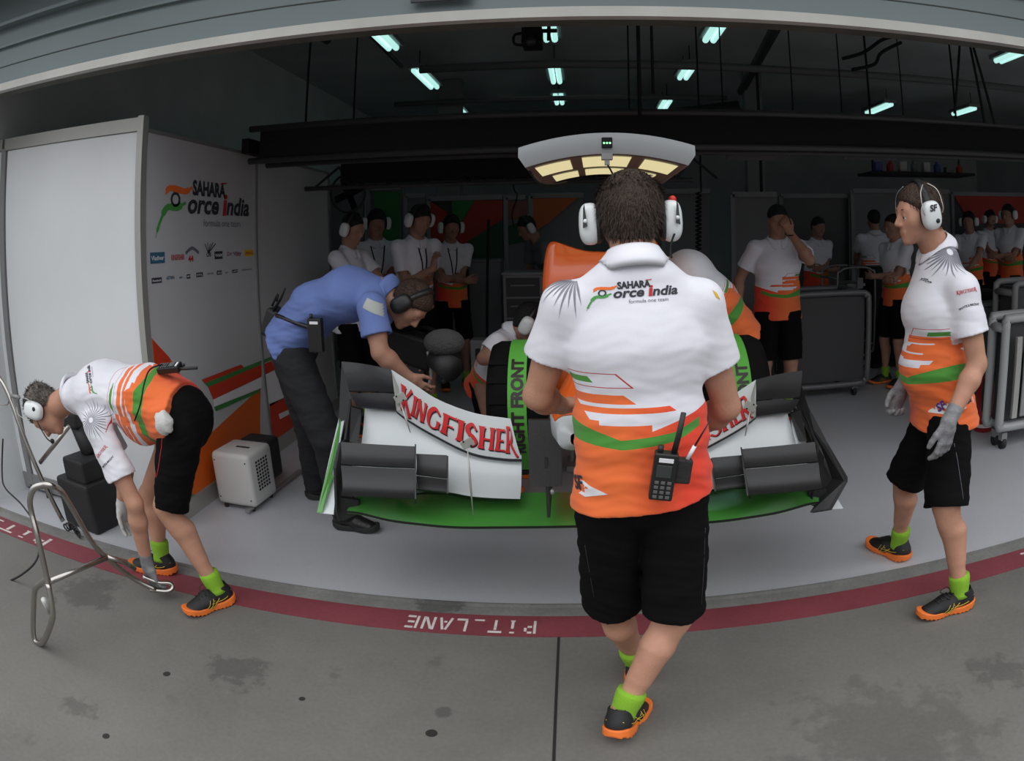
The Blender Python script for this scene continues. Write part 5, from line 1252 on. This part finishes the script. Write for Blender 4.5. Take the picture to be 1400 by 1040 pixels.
for k, (x, lab, cat_, hh) in enumerate(((1342, 'small dark instrument on the counter behind the profile man', 'instrument', .10), (1375, 'low black tray on the counter near the right edge', 'tray', .06))):
    p = P(x, 395, yc2+.25); thing_mesh(MB().box((p.x, yc2+.25, .941+hh/2), (.22, .16, hh), None, .012).build('instrument' if k == 0 else 'tray', BLK), lab, cat_)
# fire extinguisher
e0 = G(1352, 592); r = empty('fire_extinguisher', (e0.x, e0.y+.1, 0), 'red fire extinguisher on the floor between the profile man and the pale cart', 'fire extinguisher')
REDM = mat('extinguisher_red', (.30, .008, .008), .3, coat=.4); MB().lathe((e0.x, e0.y+.1, 0), (0, 0, 1), [(0, .001), (0, .075), (.01, .08), (.36, .08), (.41, .06), (.44, .028), (.47, .025), (.47, .001)], 28).build('cylinder', REDM, r, True)
MB().box((e0.x, e0.y+.1, .50), (.03, .10, .05), None, .008).build('valve', BLK, r); MB().tube([(e0.x, e0.y+.05, .49), (e0.x-.1, e0.y, .42), (e0.x-.09, e0.y, .2)], .011, 8, smoothpath=5).build('hose', RUB, r, True); MB().lathe((e0.x, e0.y+.1, .04), (0, 0, 1), [(0, .0815), (.03, .0815)], 28).build('label', INKW, r, True)
# thin microphone stands / poles at the left of the crew
e1 = P(480, 265, 6.6); r = empty('pedestal_fan', (e1.x, 6.6, 0), 'dark pedestal fan standing behind the crew by the side partition', 'fan')
MB().cyl((e1.x, 6.6, 0), (e1.x, 6.6, 1.9), .02, 10).build('pole', BLK, r, True); MB().cyl((e1.x, 6.6, 0), (e1.x, 6.6, .03), .2, 24).build('base', BLK, r, True); MB().tube([V(e1.x+.19*math.cos(k*PI/16), 6.5, e1.z+.19*math.sin(k*PI/16)) for k in range(32)], .012, 6, closed=True).build('cage_ring', DKG, r, True)
for k in range(4): MB().box((e1.x+.09*math.cos(k*PI/2+.4), 6.53, e1.z+.09*math.sin(k*PI/2+.4)), (.15, .01, .08), Matrix.Rotation(-(k*PI/2+.4), 3, 'Y')@Matrix.Rotation(.4, 3, 'X')).build('blade', BLK, r)
MB().sph((e1.x, 6.52, e1.z), (.04, .07, .04), None, 14).build('hub', BLK, r, True)
pipe('camera_tripod_pole', [P(668, 300, 6.6), P(666, 480, 6.6)], .014, 'thin black vertical pole behind the crew, in front of the grey cupboards', 'pole', BLK)
# ---------------------------------------------------------------- people
H1 = hair_mat('hair_dark_brown', (.045, .028, .019)); H2 = hair_mat('hair_grey', (.17, .15, .13)); H3 = hair_mat('hair_brown', (.05, .028, .018)); H4 = hair_mat('hair_black', (.008, .007, .007))
def between(a, b, L1, L2, hint):
    "joint position between a and b for two bone lengths, bent towards hint"
    d = b-a; D = min(d.length, (L1+L2)*.999); u = d.normalized(); x = (L1*L1-L2*L2+D*D)/(2*D); hgt = math.sqrt(max(L1*L1-x*x, 0)); h_ = Vector(hint); h_ = (h_-u*h_.dot(u)).normalized()
    return a+u*x+h_*hgt
def seam(R, pts, w, m, nm='seam_piping', d=(0, -1, 0)):
    B = R['lb']; n = Vector(d); c = []
    for p in spline(pts, 5):
        h_ = B.ray_cast(p+n*.4, -n, .9)
        if h_[0] is not None: c.append(h_[0]+n*.001)
    if len(c) > 3: MB().tube(c, w, 5).build(nm, m, R['shorts'], True)
def sunburst(R, ctr, u, v, size=.10, n=26, m=None, wd=.0042, rng=(0, 360)):
    fn = proj(R['sb'], ctr, u, v, .0015, .16)
    for k in range(1):
        vf = []
        for i in range(n):
            a = 2*PI*i/n
            if not rng[0] <= math.degrees(a) <= rng[1]: continue
            L_ = size*(.75+.35*((i*7) % 5)/5); w0, w1 = .0018, wd; r0 = size*.12
            c, s = math.cos(a), math.sin(a); q = lambda r, w: (r*c-w*s, r*s+w*c)
            vf.append(poly2([q(r0, -w0/2), q(r0+.45*(L_-r0), -w1/2), q(L_, 0), q(r0+.45*(L_-r0), w1/2), q(r0, w0/2)]))
        decal('sunburst_print', join2(*vf), fn, m or mat('ink_sunburst', (.22, .22, .26), .7), R['shirt'], .008)
def hit(R, px, py, which='sb', eps=.0016):
    d = ray(px, py); h_ = R[which].ray_cast(Vector((0, 0, HC)), d)
    if h_[0] is None and which == 'sb' and eps < .0017:
        p = Vector((0, 0, HC))+d*(R['J']['nk']-Vector((0, 0, HC))).length; h_ = R[which].find_nearest(p); print('MISS', px, py)
    return None if h_[0] is None else h_[0]-d*eps
def place(R, p1, p2, eps=.0016):
    "artwork origin at p1, baseline towards p2, both picked on the shirt"
    a, b = hit(R, *p1), hit(R, *p2); n = -ray(*p1); u = b-a; return proj(R['sb'], a, u, n.cross(u), eps, .08), u.length
def put_text(R, nm, vf, p1, p2, m, eps=.0016, arc=0.):
    fn, w = place(R, p1, p2, eps); x0 = min(v[0] for v in vf[0]); k = w/(max(v[0] for v in vf[0])-x0)
    decal(nm, ([((x-x0)*k, y*k+arc*math.sin(PI*(x-x0)*k/w)) for x, y in vf[0]], vf[1]), fn, m, R['shirt'], .01)
def patch(R, nm, pts, m, eps=.0016):
    decal(nm, poly2([(x/1000, y/1000) for x, y in pts]), lambda x, y: hit(R, x*1000, y*1000, 'sb', eps), m, R['shirt'], .006)
# ---- the man in the middle, seen from behind
J = dict(ground=(.06, 1.85, 0), nk=P(868, 368, 1.86), pel=P(879, 655, 1.86), hd=P(862, 300, 1.92), hF=(.02, 1, -.22), hU=(-.02, .2, 1), latS=(-1, .02, -.03), latH=(-1, .0, 0),
         shL=P(773, 418, 1.87), elL=P(735, 541, 1.93), wrL=P(768, 555, 2.17), shR=P(957, 414, 1.87), elR=P(993, 556, 1.93), wrR=P(945, 590, 2.13), nape=.008, hairthick=.016,
         hipL=P(834, 680, 1.86), knL=P(838, 832, 1.97), anL=P(872, 902, 2.07), toeL=(.10, 1, -.05), hipR=P(922, 680, 1.86), knR=P(921, 842, 1.84), anR=P(857, 962, 1.665), toeR=(.42, .9, -.25), fuR=(.05, .30, 1),
         hnL=(-.6, -.2, .7), hnR=(.6, -.2, .7), hdL=(.85, .5, .0), hdR=(-.75, .6, -.25), spiky=.004)
F_ = Vector(J['toeR']).normalized(); L_, F_, U_ = frame(F_, J['fuR']); J['anR'] = G(837, 1014, .035)+F_*.080+U_*.092
M1 = person(J, 'man seen from behind in team polo and black shorts, facing the car nose', h=.0045, hair=H1, beacon=True, strands=5200, skin=SKIN, b=1.04, seed=2, boom=None, hemdrop=.055, sleeve=.56, hemtilt=(.12, 0, -1), head_s=1.04, wires=False, shortscut=.94, wramp=.0032)
fn, w_ = place(M1, (801, 414), (932, 405)); put_logo(fn, w_, M1['shirt'], .012, None)
sunburst(M1, P(786, 374, 1.84), (1, 0, .3), (.0, .6, .8), .125, 34, None, .0068, (150, 275))
patch(M1, 'hem_patch', [(780, 655), (798, 657), (806, 664), (831, 676), (800, 679), (782, 668)], INKW)
put_text(M1, 'patch_lettering', text_polys('SF', 1., .03), (787, 667), (799, 670), INKD, .003)
seam(M1, [P(800, 760, 1.75), P(813, 830, 1.8)], .0011, INKD); seam(M1, [P(968, 730, 1.75), P(960, 850, 1.75)], .0011, INKD)
yp = mat('ink_gold', (.70, .42, .02), .7); patch(M1, 'shoulder_mark', [(974, 396), (980, 400), (985, 410), (979, 406)], yp)
# ---- two-way radio on his belt
def radio(c, upv, out, lab, s=1.):
    U = Vector(upv).normalized(); O = Vector(out); O = (O-U*O.dot(U)).normalized(); Lx = U.cross(O); c = Vector(c); R = Matrix((-Lx, O, U)).transposed(); q = lambda x, y, z: c+(Lx*x+O*y+U*z)*s
    r = empty('two_way_radio', c, lab, 'radio'); MB().box(q(0, 0, 0), (.056*s, .030*s, .125*s), R, .005).build('housing', CUPB, r)
    MB().box(q(-.002, .016, .018), (.036*s, .003*s, .032*s), R, .001).build('screen', mat('radio_screen', (.045, .05, .05), .15), r); MB().box(q(.0, .016, .047), (.034*s, .003*s, .010*s), R).build('name_strip', INKW, r)
    decal('strip_lettering', text_polys('Radio', .007*s, 0, 0, 1, 'CENTER'), flat(q(0, .0178, .044), Lx, U, .0004), INKD, r, .1) if False else None
    t = None
    for i in range(4):
        for j in range(3): MB().box(q(-.015+.015*j, .0165, -.012-.013*i), (.010*s, .003*s, .008*s), R, .001).build('key', mat('radio_key', (.12, .12, .12), .4), r)
    MB().tube([q(.016, 0, .06), q(.020, 0, .10), q(.024, 0, .165)], [.0075*s, .0065*s], 12).build('antenna', CUPB, r, True); MB().cyl(q(-.016, 0, .06), q(-.016, 0, .078), .007*s, 12).build('volume_knob', CUPB, r, True)
    return r, q
rc_, q_ = radio(P(907, 650, 1.685), (.13, -.1, 1), (-.05, -1, .1), 'black two-way radio with a keypad clipped to the belt of the man seen from behind', 1.12)
MB().box(q_(.045, -.015, .012), (.045, .035, .07), Matrix.Rotation(.15, 3, 'Y'), .006).build('belt_pack', RUB, rc_); MB().tube([q_(.050, 0, .05), q_(.062, 0, .085)], .0055, 10).build('white_plug', INKW, rc_, True); MB().tube([q_(.062, 0, .085), q_(.075, 0, .12), q_(.088, 0, .155)], [.003, .0015], 8).build('whip_antenna', CUPB, rc_, True)
T(rc_, cat='radio')
pipe('headset_lead', [P(926, 310, 1.90), P(917, 335, 1.84), P(918, 352, 1.80)], .003, 'short black lead running from the right ear cup down to the white collar', 'cable', BLK, 4)
# ---- the man at the right, in profile
J = dict(ground=(1.45, 2.5, 0), nk=P(1281, 343, 2.47), pel=P(1292, 556, 2.47), hd=P(1257, 292, 2.45), hF=(-1, .06, -.16), hU=(-.12, 0, 1), latS=(-.10, -1, -.03), latH=(.0, -1, 0),
         che=P(1278, 425, 2.47), wai=P(1282, 500, 2.47), belly=P(1270, 500, 2.47),
         shL=P(1317, 396, 2.28), elL=P(1336, 498, 2.22), wrL=P(1297, 576, 2.17), shR=P(1280, 375, 2.66), elR=P(1262, 470, 2.74), wrR=P(1232, 530, 2.62),
         hipL=P(1298, 575, 2.37), knL=P(1294, 690, 2.24), anL=P(1306, 795, 2.20), toeL=(-.86, -.50, 0), hipR=P(1280, 565, 2.57), knR=P(1238, 655, 2.66), anR=P(1228, 728, 2.78), toeR=(-1, .18, -.02),
         hnL=(.3, -1, .1), hcL=.30, hdL=(-.10, -.02, -1), hnR=(.2, .6, .5), hcR=.7, hdR=(-.5, -.2, -1))
a1 = G(1316, 832); a2 = G(1246, 852); d = (a2-a1).normalized(); J['toeL'] = tuple(d); an = G(1308, 832); J['anL'] = Vector((an.x, an.y+.0, .092))
a1 = G(1232, 765); a2 = G(1168, 738); J['toeR'] = tuple((a2-a1).normalized()); an = G(1226, 762); J['anR'] = Vector((an.x, an.y, .092))
M2 = person(J, 'man in profile at the right in team polo, grey glove and black shorts, walking left', h=.0045, hair=H3, strands=2500, skin=SKIN, eyes=True, gloves=(GLOVE, GLOVE), seed=5, b=1.0, hemdrop=.06, sleeve=.60, shortscut=1.02, beacon=False, head_s=1.0, wires=True)
sunburst(M2, hit(M2, 1299, 344), (1, 0, 0), (0, .35, 1), .125, 38, None, .0075)
(kv, kf), kw = kingfisher(1., .05); put_text(M2, 'sleeve_lettering', (kv, kf), (1308, 403), (1336, 397), INKR)
WM = text_polys('WHYTE & MACKAY', 1., .03, 0, .8); put_text(M2, 'sleeve_lettering', WM, (1311, 425), (1339, 417), INKD, arc=.006)
fn, w_ = place(M2, (1257, 383), (1274, 388)); put_logo(fn, w_, M2['shirt'], .02, INKD)
patch(M2, 'hem_patch', [(1266, 563), (1291, 548), (1298, 553), (1290, 566)], INKW); patch(M2, 'hem_patch', [(1316, 548), (1342, 534), (1347, 541), (1334, 553), (1316, 560)], INKW)
put_text(M2, 'patch_lettering', text_polys('SF', 1., .04, .2), (1283, 563), (1296, 556), mat('ink_purple', (.12, .05, .3), .7), .003); put_text(M2, 'patch_lettering', text_polys('SF', 1., .04, .2), (1322, 553), (1337, 544), INKD, .003)
q = M2['q']; L, F, U = (Vector(c) for c in M2['M'].transposed()); cup = [c for c in M2['HS'].children if c.name.startswith('ear_cup')][0]
decal('cup_lettering', text_polys('SF', .034, .0014, .15), flat(q(.1425, .018, .008), -F, U, .0005), INKD, cup, 1)
seam(M2, [P(1272, 640, 2.2), P(1272, 715, 2.2)], .0016, INKO); seam(M2, [P(1312, 610, 2.2), P(1308, 715, 2.2)], .0014, INKG)
# ---- the man bending at the left
J = dict(ground=(-1.9, 2.35, 0), nk=P(104, 538, 2.36), pel=P(246, 572, 2.42), v0=-.09, belly=P(196, 566, 2.38), hd=P(62, 560, 2.34), hF=(-.10, -.22, -1), hU=(-1, -.12, .16), latS=(.0, -1, .10), latH=(0, -1, 0), che=P(146, 535, 2.38), wai=P(203, 540, 2.40),
         shL=P(134, 583, 2.20), elL=P(184, 688, 2.20), wrL=P(201, 770, 2.24), shR=P(132, 560, 2.54), elR=P(172, 645, 2.62), wrR=P(166, 690, 2.60),
         hipL=P(246, 596, 2.33), knL=P(228, 692, 2.27), anL=P(292, 800, 2.25), toeL=(-1, -.4, 0), hipR=P(244, 592, 2.50), knR=P(206, 676, 2.55), anR=P(222, 760, 2.46), toeR=(-1, -.1, 0),
         hdL=(.05, .02, -1), hnL=(-.2, -1, .1), hcL=.30, hsL=.25, hdR=(-.1, 0, -1), hnR=(-1, 0, 0), hcR=.25, spiky=.010)
a1 = G(322, 820); a2 = G(252, 846); J['toeL'] = tuple((a2-a1).normalized()); an = G(303, 826); J['anL'] = Vector((an.x, an.y, .092))
a1 = G(245, 782); a2 = G(185, 776); J['toeR'] = tuple((a2-a1).normalized()); an = G(226, 782); J['anR'] = Vector((an.x, an.y, .092))
M3 = person(J, 'grey-haired man in team polo bending down to the chrome frame at the left', h=.0045, hair=H2, strands=4200, skin=SKIN, eyes=True, gloves=(GLOVE, GLOVEW), seed=9, b=1.06, boom=1, hemdrop=.03, sleeve=.66, shortscut=.96, head_s=1.08, wires=True)
sunburst(M3, hit(M3, 124, 574), (1, 0, 0), (0, .3, 1), .10, 26)
fn, w_ = place(M3, (130, 540), (124, 498)); put_logo(fn, w_, M3['shirt'], .015, None)
put_text(M3, 'sleeve_lettering', (kv, kf), (134, 626), (147, 610), INKR); put_text(M3, 'sleeve_lettering', WM, (141, 640), (156, 624), INKD)
seam(M3, [P(217, 600, 2.2), P(216, 640, 2.2), P(205, 680, 2.2)], .0016, INKR); seam(M3, [P(262, 560, 2.2), P(262, 620, 2.2), P(248, 678, 2.2)], .0014, INKG)
r3, q3 = radio(P(232, 503, 2.38), (1, .1, .12), (0, -.35, 1), 'black two-way radio lying on the back of the bending grey-haired man, on his belt', .95)
pipe('headset_lead', [P(96, 568, 2.24), P(128, 588, 2.05), P(170, 590, 2.1), P(186, 560, 2.2), P(196, 530, 2.25), P(204, 505, 2.3), P(222, 500, 2.33)], .0035, 'black lead looping from the headset to the radio of the bending man', 'cable', BLK, 6) if False else pipe('headset_lead', [P(184, 575, 2.19), P(192, 552, 2.19), P(197, 525, 2.22), P(205, 505, 2.28), P(222, 498, 2.33)], .0035, 'black lead running over the orange hem to the radio of the bending man', 'cable', BLK, 6)
c = P(224, 578, 2.20); pts = [c+V(-.03, 0, .02), c+V(.0, -.03, .03), c+V(.03, 0, .01), c+V(.01, .0, -.04), c+V(-.03, 0, -.02)]
rag = MB().sph(c, (.045, .035, .050), None, 24, 1.); o = rag.build('rag', GLOVEW, None, True)
for v in o.data.vertices: v.co += Vector((math.sin(v.co.z*150+v.co.x*90), math.sin(v.co.x*140), math.cos(v.co.x*120+v.co.z*80)))*.004
thing_mesh(o, 'crumpled white rag tucked in the waist of the bending grey-haired man', 'rag')
# ---- the man in blue bending behind the wing
J = dict(ground=(-1.6, 3.4, 0), nk=P(524, 398, 3.30), pel=P(406, 470, 3.36), hd=P(560, 415, 3.28), hF=(.45, -.15, -.9), hU=(.85, 0, .45), latS=(.05, 1, .0), latH=(0, 1, 0), che=P(478, 402, 3.32), wai=P(432, 420, 3.34), belt=.14,
         shR=P(508, 420, 3.10), elR=P(520, 482, 3.05), wrR=P(558, 515, 3.12), shL=P(505, 400, 3.50), elL=P(530, 470, 3.58), wrL=P(562, 490, 3.45),
         hipR=P(400, 490, 3.26), knR=P(448, 600, 3.24), anR=Vector((-1.40, 3.36, .10)), toeR=(1, -.1, 0), hipL=P(398, 485, 3.45), knL=P(425, 590, 3.6), anL=Vector((-1.72, 3.75, .10)), toeL=(1, .15, 0))
an = G(474, 722); J['anR'] = Vector((an.x, an.y, .095))
BLUE = person(J, 'man in blue polo and charcoal trousers bending behind the end of the front wing', h=.0055, hair=H3, strands=1500, skin=SKIN2, cups='black', cloth=BLUECLOTH, legs='trousers', shoes='plain', seed=4, b=1.08, sleeve=.62, hemdrop=.05, wires=False)
fn = proj(BLUE['sb'], P(513, 424, 3.0), (1, 0, -.45), (.35, 0, 1), .002, .2); decal('reflective_band', poly2([(-.07, .028), (.055, .028), (.055, -.022), (-.07, -.022)]), fn, mat('reflective_grey', (.42, .45, .42), .5), BLUE['shirt'], .012)
rr_, _ = radio(P(432, 458, 3.12), (.0, 0, 1), (0, -1, .05), 'black radio pouch with two pale strips on the belt of the man in blue', 1.35)
for c_ in list(rr_.children):
    if c_.name.startswith(('key', 'screen', 'antenna')): bpy.data.objects.remove(c_)
rr2 = empty('belt_pouch', P(374, 438, 3.36), 'black pouch with a bent aerial at the back of the blue-shirted man', 'pouch'); MB().box(P(374, 440, 3.36), (.08, .14, .16), Matrix.Rotation(.4, 3, 'Y'), .02).build('pouch', RUB, rr2); MB().tube([P(374, 425, 3.3), P(384, 408, 3.3), P(390, 394, 3.3)], [.009, .005], 8).build('aerial', BLK, rr2, True); MB().tube([P(372, 418, 3.3), P(380, 402, 3.3), P(378, 412, 3.3)], .006, 6, smoothpath=3).build('wire_loop', BLK, rr2, True)
c = P(414, 446, 3.36)
MB().tube([P(378, 431, 3.2), P(396, 438, 3.16), P(418, 446, 3.15), P(440, 452, 3.17)], .012, 8, smoothpath=4).build('belt', BLACKSHOE, BLUE['root'], True)
# ---- helper for the crew further back
def stand(px, py, Y, label, face=0., hgt=None, arms='fold', h=.009, hair=H4, lean=.0, cups='white', cloth=None, skin=SKIN2, headpitch=-.15, headturn=0., legs='shorts', seed=1, group=None, boom=None, b=.98, **kw):
    "px,py top of the head; face 0 = towards the camera, positive turns to its left (image right)"
    top = P(px, py, Y); Ht = top.z if hgt is None else hgt; s = Ht/1.80; F = Vector((math.sin(face), -math.cos(face), 0)); L = Vector((0, 0, 1)).cross(F)
    o = Vector((top.x, Y, 0)); q = lambda l, f, u: o+L*l*s+F*f*s+Vector((0, 0, u*s))
    hF = (Matrix.Rotation(headturn, 3, 'Z')@F)+Vector((0, 0, headpitch)); f = lean
    J = dict(ground=(top.x, Y, 0), nk=q(0, -.02+f*.4, 1.49-f*.12), pel=q(0, -.03-f*.15, .95), hd=q(0, .02+f*.55, 1.672-f*.16), hF=hF, hU=(0, 0, 1), latS=L, latH=L,
             shL=q(.185, -.02+f*.4, 1.44-f*.1), shR=q(-.185, -.02+f*.4, 1.44-f*.1), hipL=q(.095, 0, .90), hipR=q(-.095, 0, .90), knL=q(.11, .03, .49), knR=q(-.11, .03, .49), anL=q(.12, -.01, .092/s), anR=q(-.12, -.01, .092/s), toeL=F+L*.2, toeR=F-L*.2)
    if arms == 'fold':
        J['wrL'] = q(-.09, .23, 1.16); J['wrR'] = q(.09, .20, 1.13); J['hdL'] = -L+F*.1; J['hdR'] = L; J['hnL'] = F; J['hnR'] = F
    elif arms == 'down':
        J['wrL'] = q(.29, .04, .93); J['wrR'] = q(-.29, .04, .93)
    elif arms == 'chin':
        J['wrL'] = q(-.09, .20, 1.14); J['wrR'] = q(.05, .20, 1.25); J['hdL'] = -L; J['hdR'] = V(0, 0, 1)+F*.2; J['hnL'] = F; J['hnR'] = -L
    elif arms == 'work':
        J['wrL'] = q(.14, .42, 1.10); J['wrR'] = q(-.14, .42, 1.10); J['hdL'] = F; J['hdR'] = F; J['hnL'] = (0, 0, 1); J['hnR'] = (0, 0, 1)
    elif arms == 'face':
        J['wrL'] = q(.075, .19, 1.56); J['wrR'] = q(-.34, .05, .95); J['hdL'] = Vector((0, 0, 1))-L*.5; J['hnL'] = F
    for k, sg_ in (('L', 1), ('R', -1)):
        J['el'+k] = between(J['sh'+k], J['wr'+k], .30*s, .265*s, (-F*.6+L*sg_*(.5 if arms != 'down' else .2)+V(0, 0, -.6)) if not (arms == 'face' and k == 'L') else (L*.7+V(0, 0, -1)))
    J['hcL'] = J['hcR'] = .4
    J.update(kw.pop('J', {}))
    return person(J, label, h=h, hair=hair, hero=True, skin=skin, cups=cups, cloth=cloth, legs=legs, seed=seed, group=group, boom=boom, b=b*s, wires=False, minr=.0095, wramp=.003, hshirt=h, head_s=s, **kw)
LANY = BLK
def lanyard(R, dl=.07):
    nk = R['J']['nk']; F = R['Fs']; L = R['lat']; up = R['up']; B = R['sb']
    for sd in (-1, 1):
        c = []
        for t_ in range(8):
            p = nk+L*(sd*dl*(1-t_/8))-up*(.03+.045*t_); h_ = B.ray_cast(p+F*.5, -F, .7)
            if h_[0] is not None: c.append(h_[0]+F*.006)
        if len(c) > 2: MB().tube(c, .006, 6).build('lanyard', BLK, R['shirt'], True)
X = stand(1062, 279, 5.5, 'man in team polo facing the camera and rubbing his face with one hand', face=-.12, arms='face', h=.007, cups=None, hair=H4, headpitch=-.3, headturn=.1, seed=11, skin=SKIN2, b=1.05)
MB().tube([lerp(X['J']['wrL'], X['J']['elL'], .08)+Vector((.030*math.cos(k*PI/8), .030*math.sin(k*PI/8), 0)) for k in range(16)], .006, 6, closed=True).build('wrist_watch', BLK, X['root'], True)
stand(479, 291, 5.3, 'crew man in plain white polo and white ear cups, nearest the side partition', face=1.3, arms='work', hair=H4, headpitch=-.35, seed=12, boom=None, cloth=WHITE)
X = stand(514, 285, 6.3, 'crew man with a black lanyard and ear cups on, standing behind the man in blue', face=.5, arms='fold', hair=H4, headpitch=-.45, seed=13, cloth=None); lanyard(X)
X = stand(566, 276, 5.9, 'tall crew man with a lanyard and one hand raised to his chest', face=.85, arms='chin', hair=H4, headpitch=-.5, seed=14, lean=.12); lanyard(X, .04)
X = stand(616, 293, 7.0, 'slim crew member with folded arms standing alone by the grey cupboards', face=.45, arms='fold', hair=H4, headpitch=-.3, seed=15, b=.9, cloth=None); lanyard(X, .05)
stand(1195, 286, 7.95, 'crew man seen from behind working at the pale back panel', face=PI-.15, arms='work', hair=H4, cups=None, seed=16, headpitch=-.3)
stand(1222, 292, 6.3, 'crew member half hidden by the face of the profile man', face=-1.3, arms='fold', hair=H4, cups=None, seed=26, headpitch=-.2, h=.011)
stand(1117, 296, 8.0, 'dim crew member in the dark between the grey cart and the pale panels', face=.3, arms='fold', hair=H4, cups=None, seed=17, headpitch=-.3, h=.011, skin=SKIN2)
stand(1325, 289, 7.7, 'crew man with white ear cups just right of the profile man, leftmost of three', face=-.9, arms='work', hair=H4, seed=18, h=.010)
stand(1352, 287, 8.6, 'crew man with a microphone boom, the middle of three right of the profile man', face=.1, arms='work', hair=H4, seed=19, h=.010, boom=-1)
stand(1379, 279, 7.5, 'crew man before the red panel at the right edge, rightmost of three', face=-1.2, arms='fold', hair=H4, seed=20, h=.011)
stand(758, 283, 7.75, 'crew man leaning over behind the orange cowl', face=-1.1, arms='work', hair=H4, seed=21, lean=.55, headpitch=-.6, h=.009, cloth=mat('grey_shirt_cloth', (.16, .17, .18), .85), cups='white')
# man bending over the car, mostly hidden by the headset man
cb = 3.95
J = dict(ground=(.8, 4.2, 0), nk=P(905, 378, cb), pel=P(992, 452, cb+.1), hd=P(862, 405, cb-.02), hF=(-.5, -.1, -.9), hU=(-.85, 0, .45), latS=(.15, -1, 0), latH=(.1, -1, 0), che=P(940, 376, cb), wai=P(974, 408, cb),
         shL=P(905, 415, cb-.2), elL=P(890, 462, cb-.22), wrL=P(850, 462, cb-.15), shR=P(900, 390, cb+.2), elR=P(880, 450, cb+.25), wrR=P(850, 455, cb+.1),
         hipL=P(992, 478, cb), hipR=P(990, 475, cb+.2), anL=Vector((.98, cb-.02, .092)), anR=Vector((1.05, cb+.28, .092)), toeL=(-1, 0, 0), toeR=(-1, .1, 0))
J['knL'] = between(J['hipL'], J['anL'], .44, .42, (-1, 0, 0)); J['knR'] = between(J['hipR'], J['anR'], .44, .42, (-1, 0, 0))
person(J, 'mechanic bending over the cockpit, mostly hidden by the man seen from behind', h=.008, hair=H3, skin=SKIN2, seed=22, b=1.12, wires=False, minr=.0095, head_s=1., sleeve=.6)
# crouching man by the wheel
ck = 4.05
J = dict(ground=(-.7, 4.1, 0), nk=P(700, 458, ck), pel=P(668, 520, ck+.15), hd=P(725, 441, ck-.02), hF=(.85, -.1, -.5), hU=(.35, 0, .95), latS=(.25, .95, 0), latH=(.1, 1, 0),
         shR=P(680, 470, ck-.18), elR=P(661, 490, ck-.22), wrR=P(694, 486, ck-.28), shL=P(700, 465, ck+.18), elL=P(700, 490, ck+.25), wrL=P(715, 490, ck),
         hipR=P(662, 522, ck+.05), hipL=P(670, 520, ck+.25), anR=Vector((-.62, ck-.05, .092)), anL=Vector((-.55, ck+.25, .092)), toeR=(1, -.1, 0), toeL=(1, .1, 0), hdR=(1, -.2, 0), hnR=(0, -.3, 1), hcR=.6)
J['knR'] = between(J['hipR'], J['anR'], .42, .42, (.3, -1, .3)); J['knL'] = between(J['hipL'], J['anL'], .44, .42, (1, 0, .5))
X = person(J, 'mechanic crouching beside the blanketed wheel marked RIGHT FRONT', h=.007, hair=H4, skin=SKIN2, seed=23, b=.95, wires=False, minr=.0095, sleeve=.55, hemdrop=.06)
lanyard(X, .04)
# ---------------------------------------------------------------- light
w = bpy.data.worlds.new('world'); sc.world = w; w.use_nodes = True; nt = w.node_tree; bg = nt.nodes['Background']
tc = nt.nodes.new('ShaderNodeTexCoord'); sx = nt.nodes.new('ShaderNodeSeparateXYZ'); nt.links.new(tc.outputs['Generated'], sx.inputs[0])
cr = nt.nodes.new('ShaderNodeValToRGB'); mr = nt.nodes.new('ShaderNodeMapRange'); mr.inputs[1].default_value = -.2; mr.inputs[2].default_value = 1
nt.links.new(sx.outputs[2], mr.inputs[0]); nt.links.new(mr.outputs[0], cr.inputs[0])
cr.color_ramp.elements[0].position = .0; cr.color_ramp.elements[0].color = (.12, .12, .12, 1)
cr.color_ramp.elements[1].position = 1.; cr.color_ramp.elements[1].color = (1.35, 1.37, 1.4, 1)
e = cr.color_ramp.elements.new(.17); e.color = (.15, .15, .16, 1); e = cr.color_ramp.elements.new(.30); e.color = (.38, .39, .41, 1); e = cr.color_ramp.elements.new(.54); e.color = (1.12, 1.14, 1.17, 1)
nt.links.new(cr.outputs[0], bg.inputs['Color']); bg.inputs['Strength'].default_value = 1.35
sc.view_settings.view_transform = 'Standard'; sc.view_settings.look = 'None'; sc.view_settings.exposure = 0.12; sc.view_settings.gamma = 1
sc.view_settings.use_curve_mapping = False
sc.cycles.use_denoising = True; sc.cycles.max_bounces = 8; sc.cycles.caustics_reflective = False; sc.cycles.caustics_refractive = False
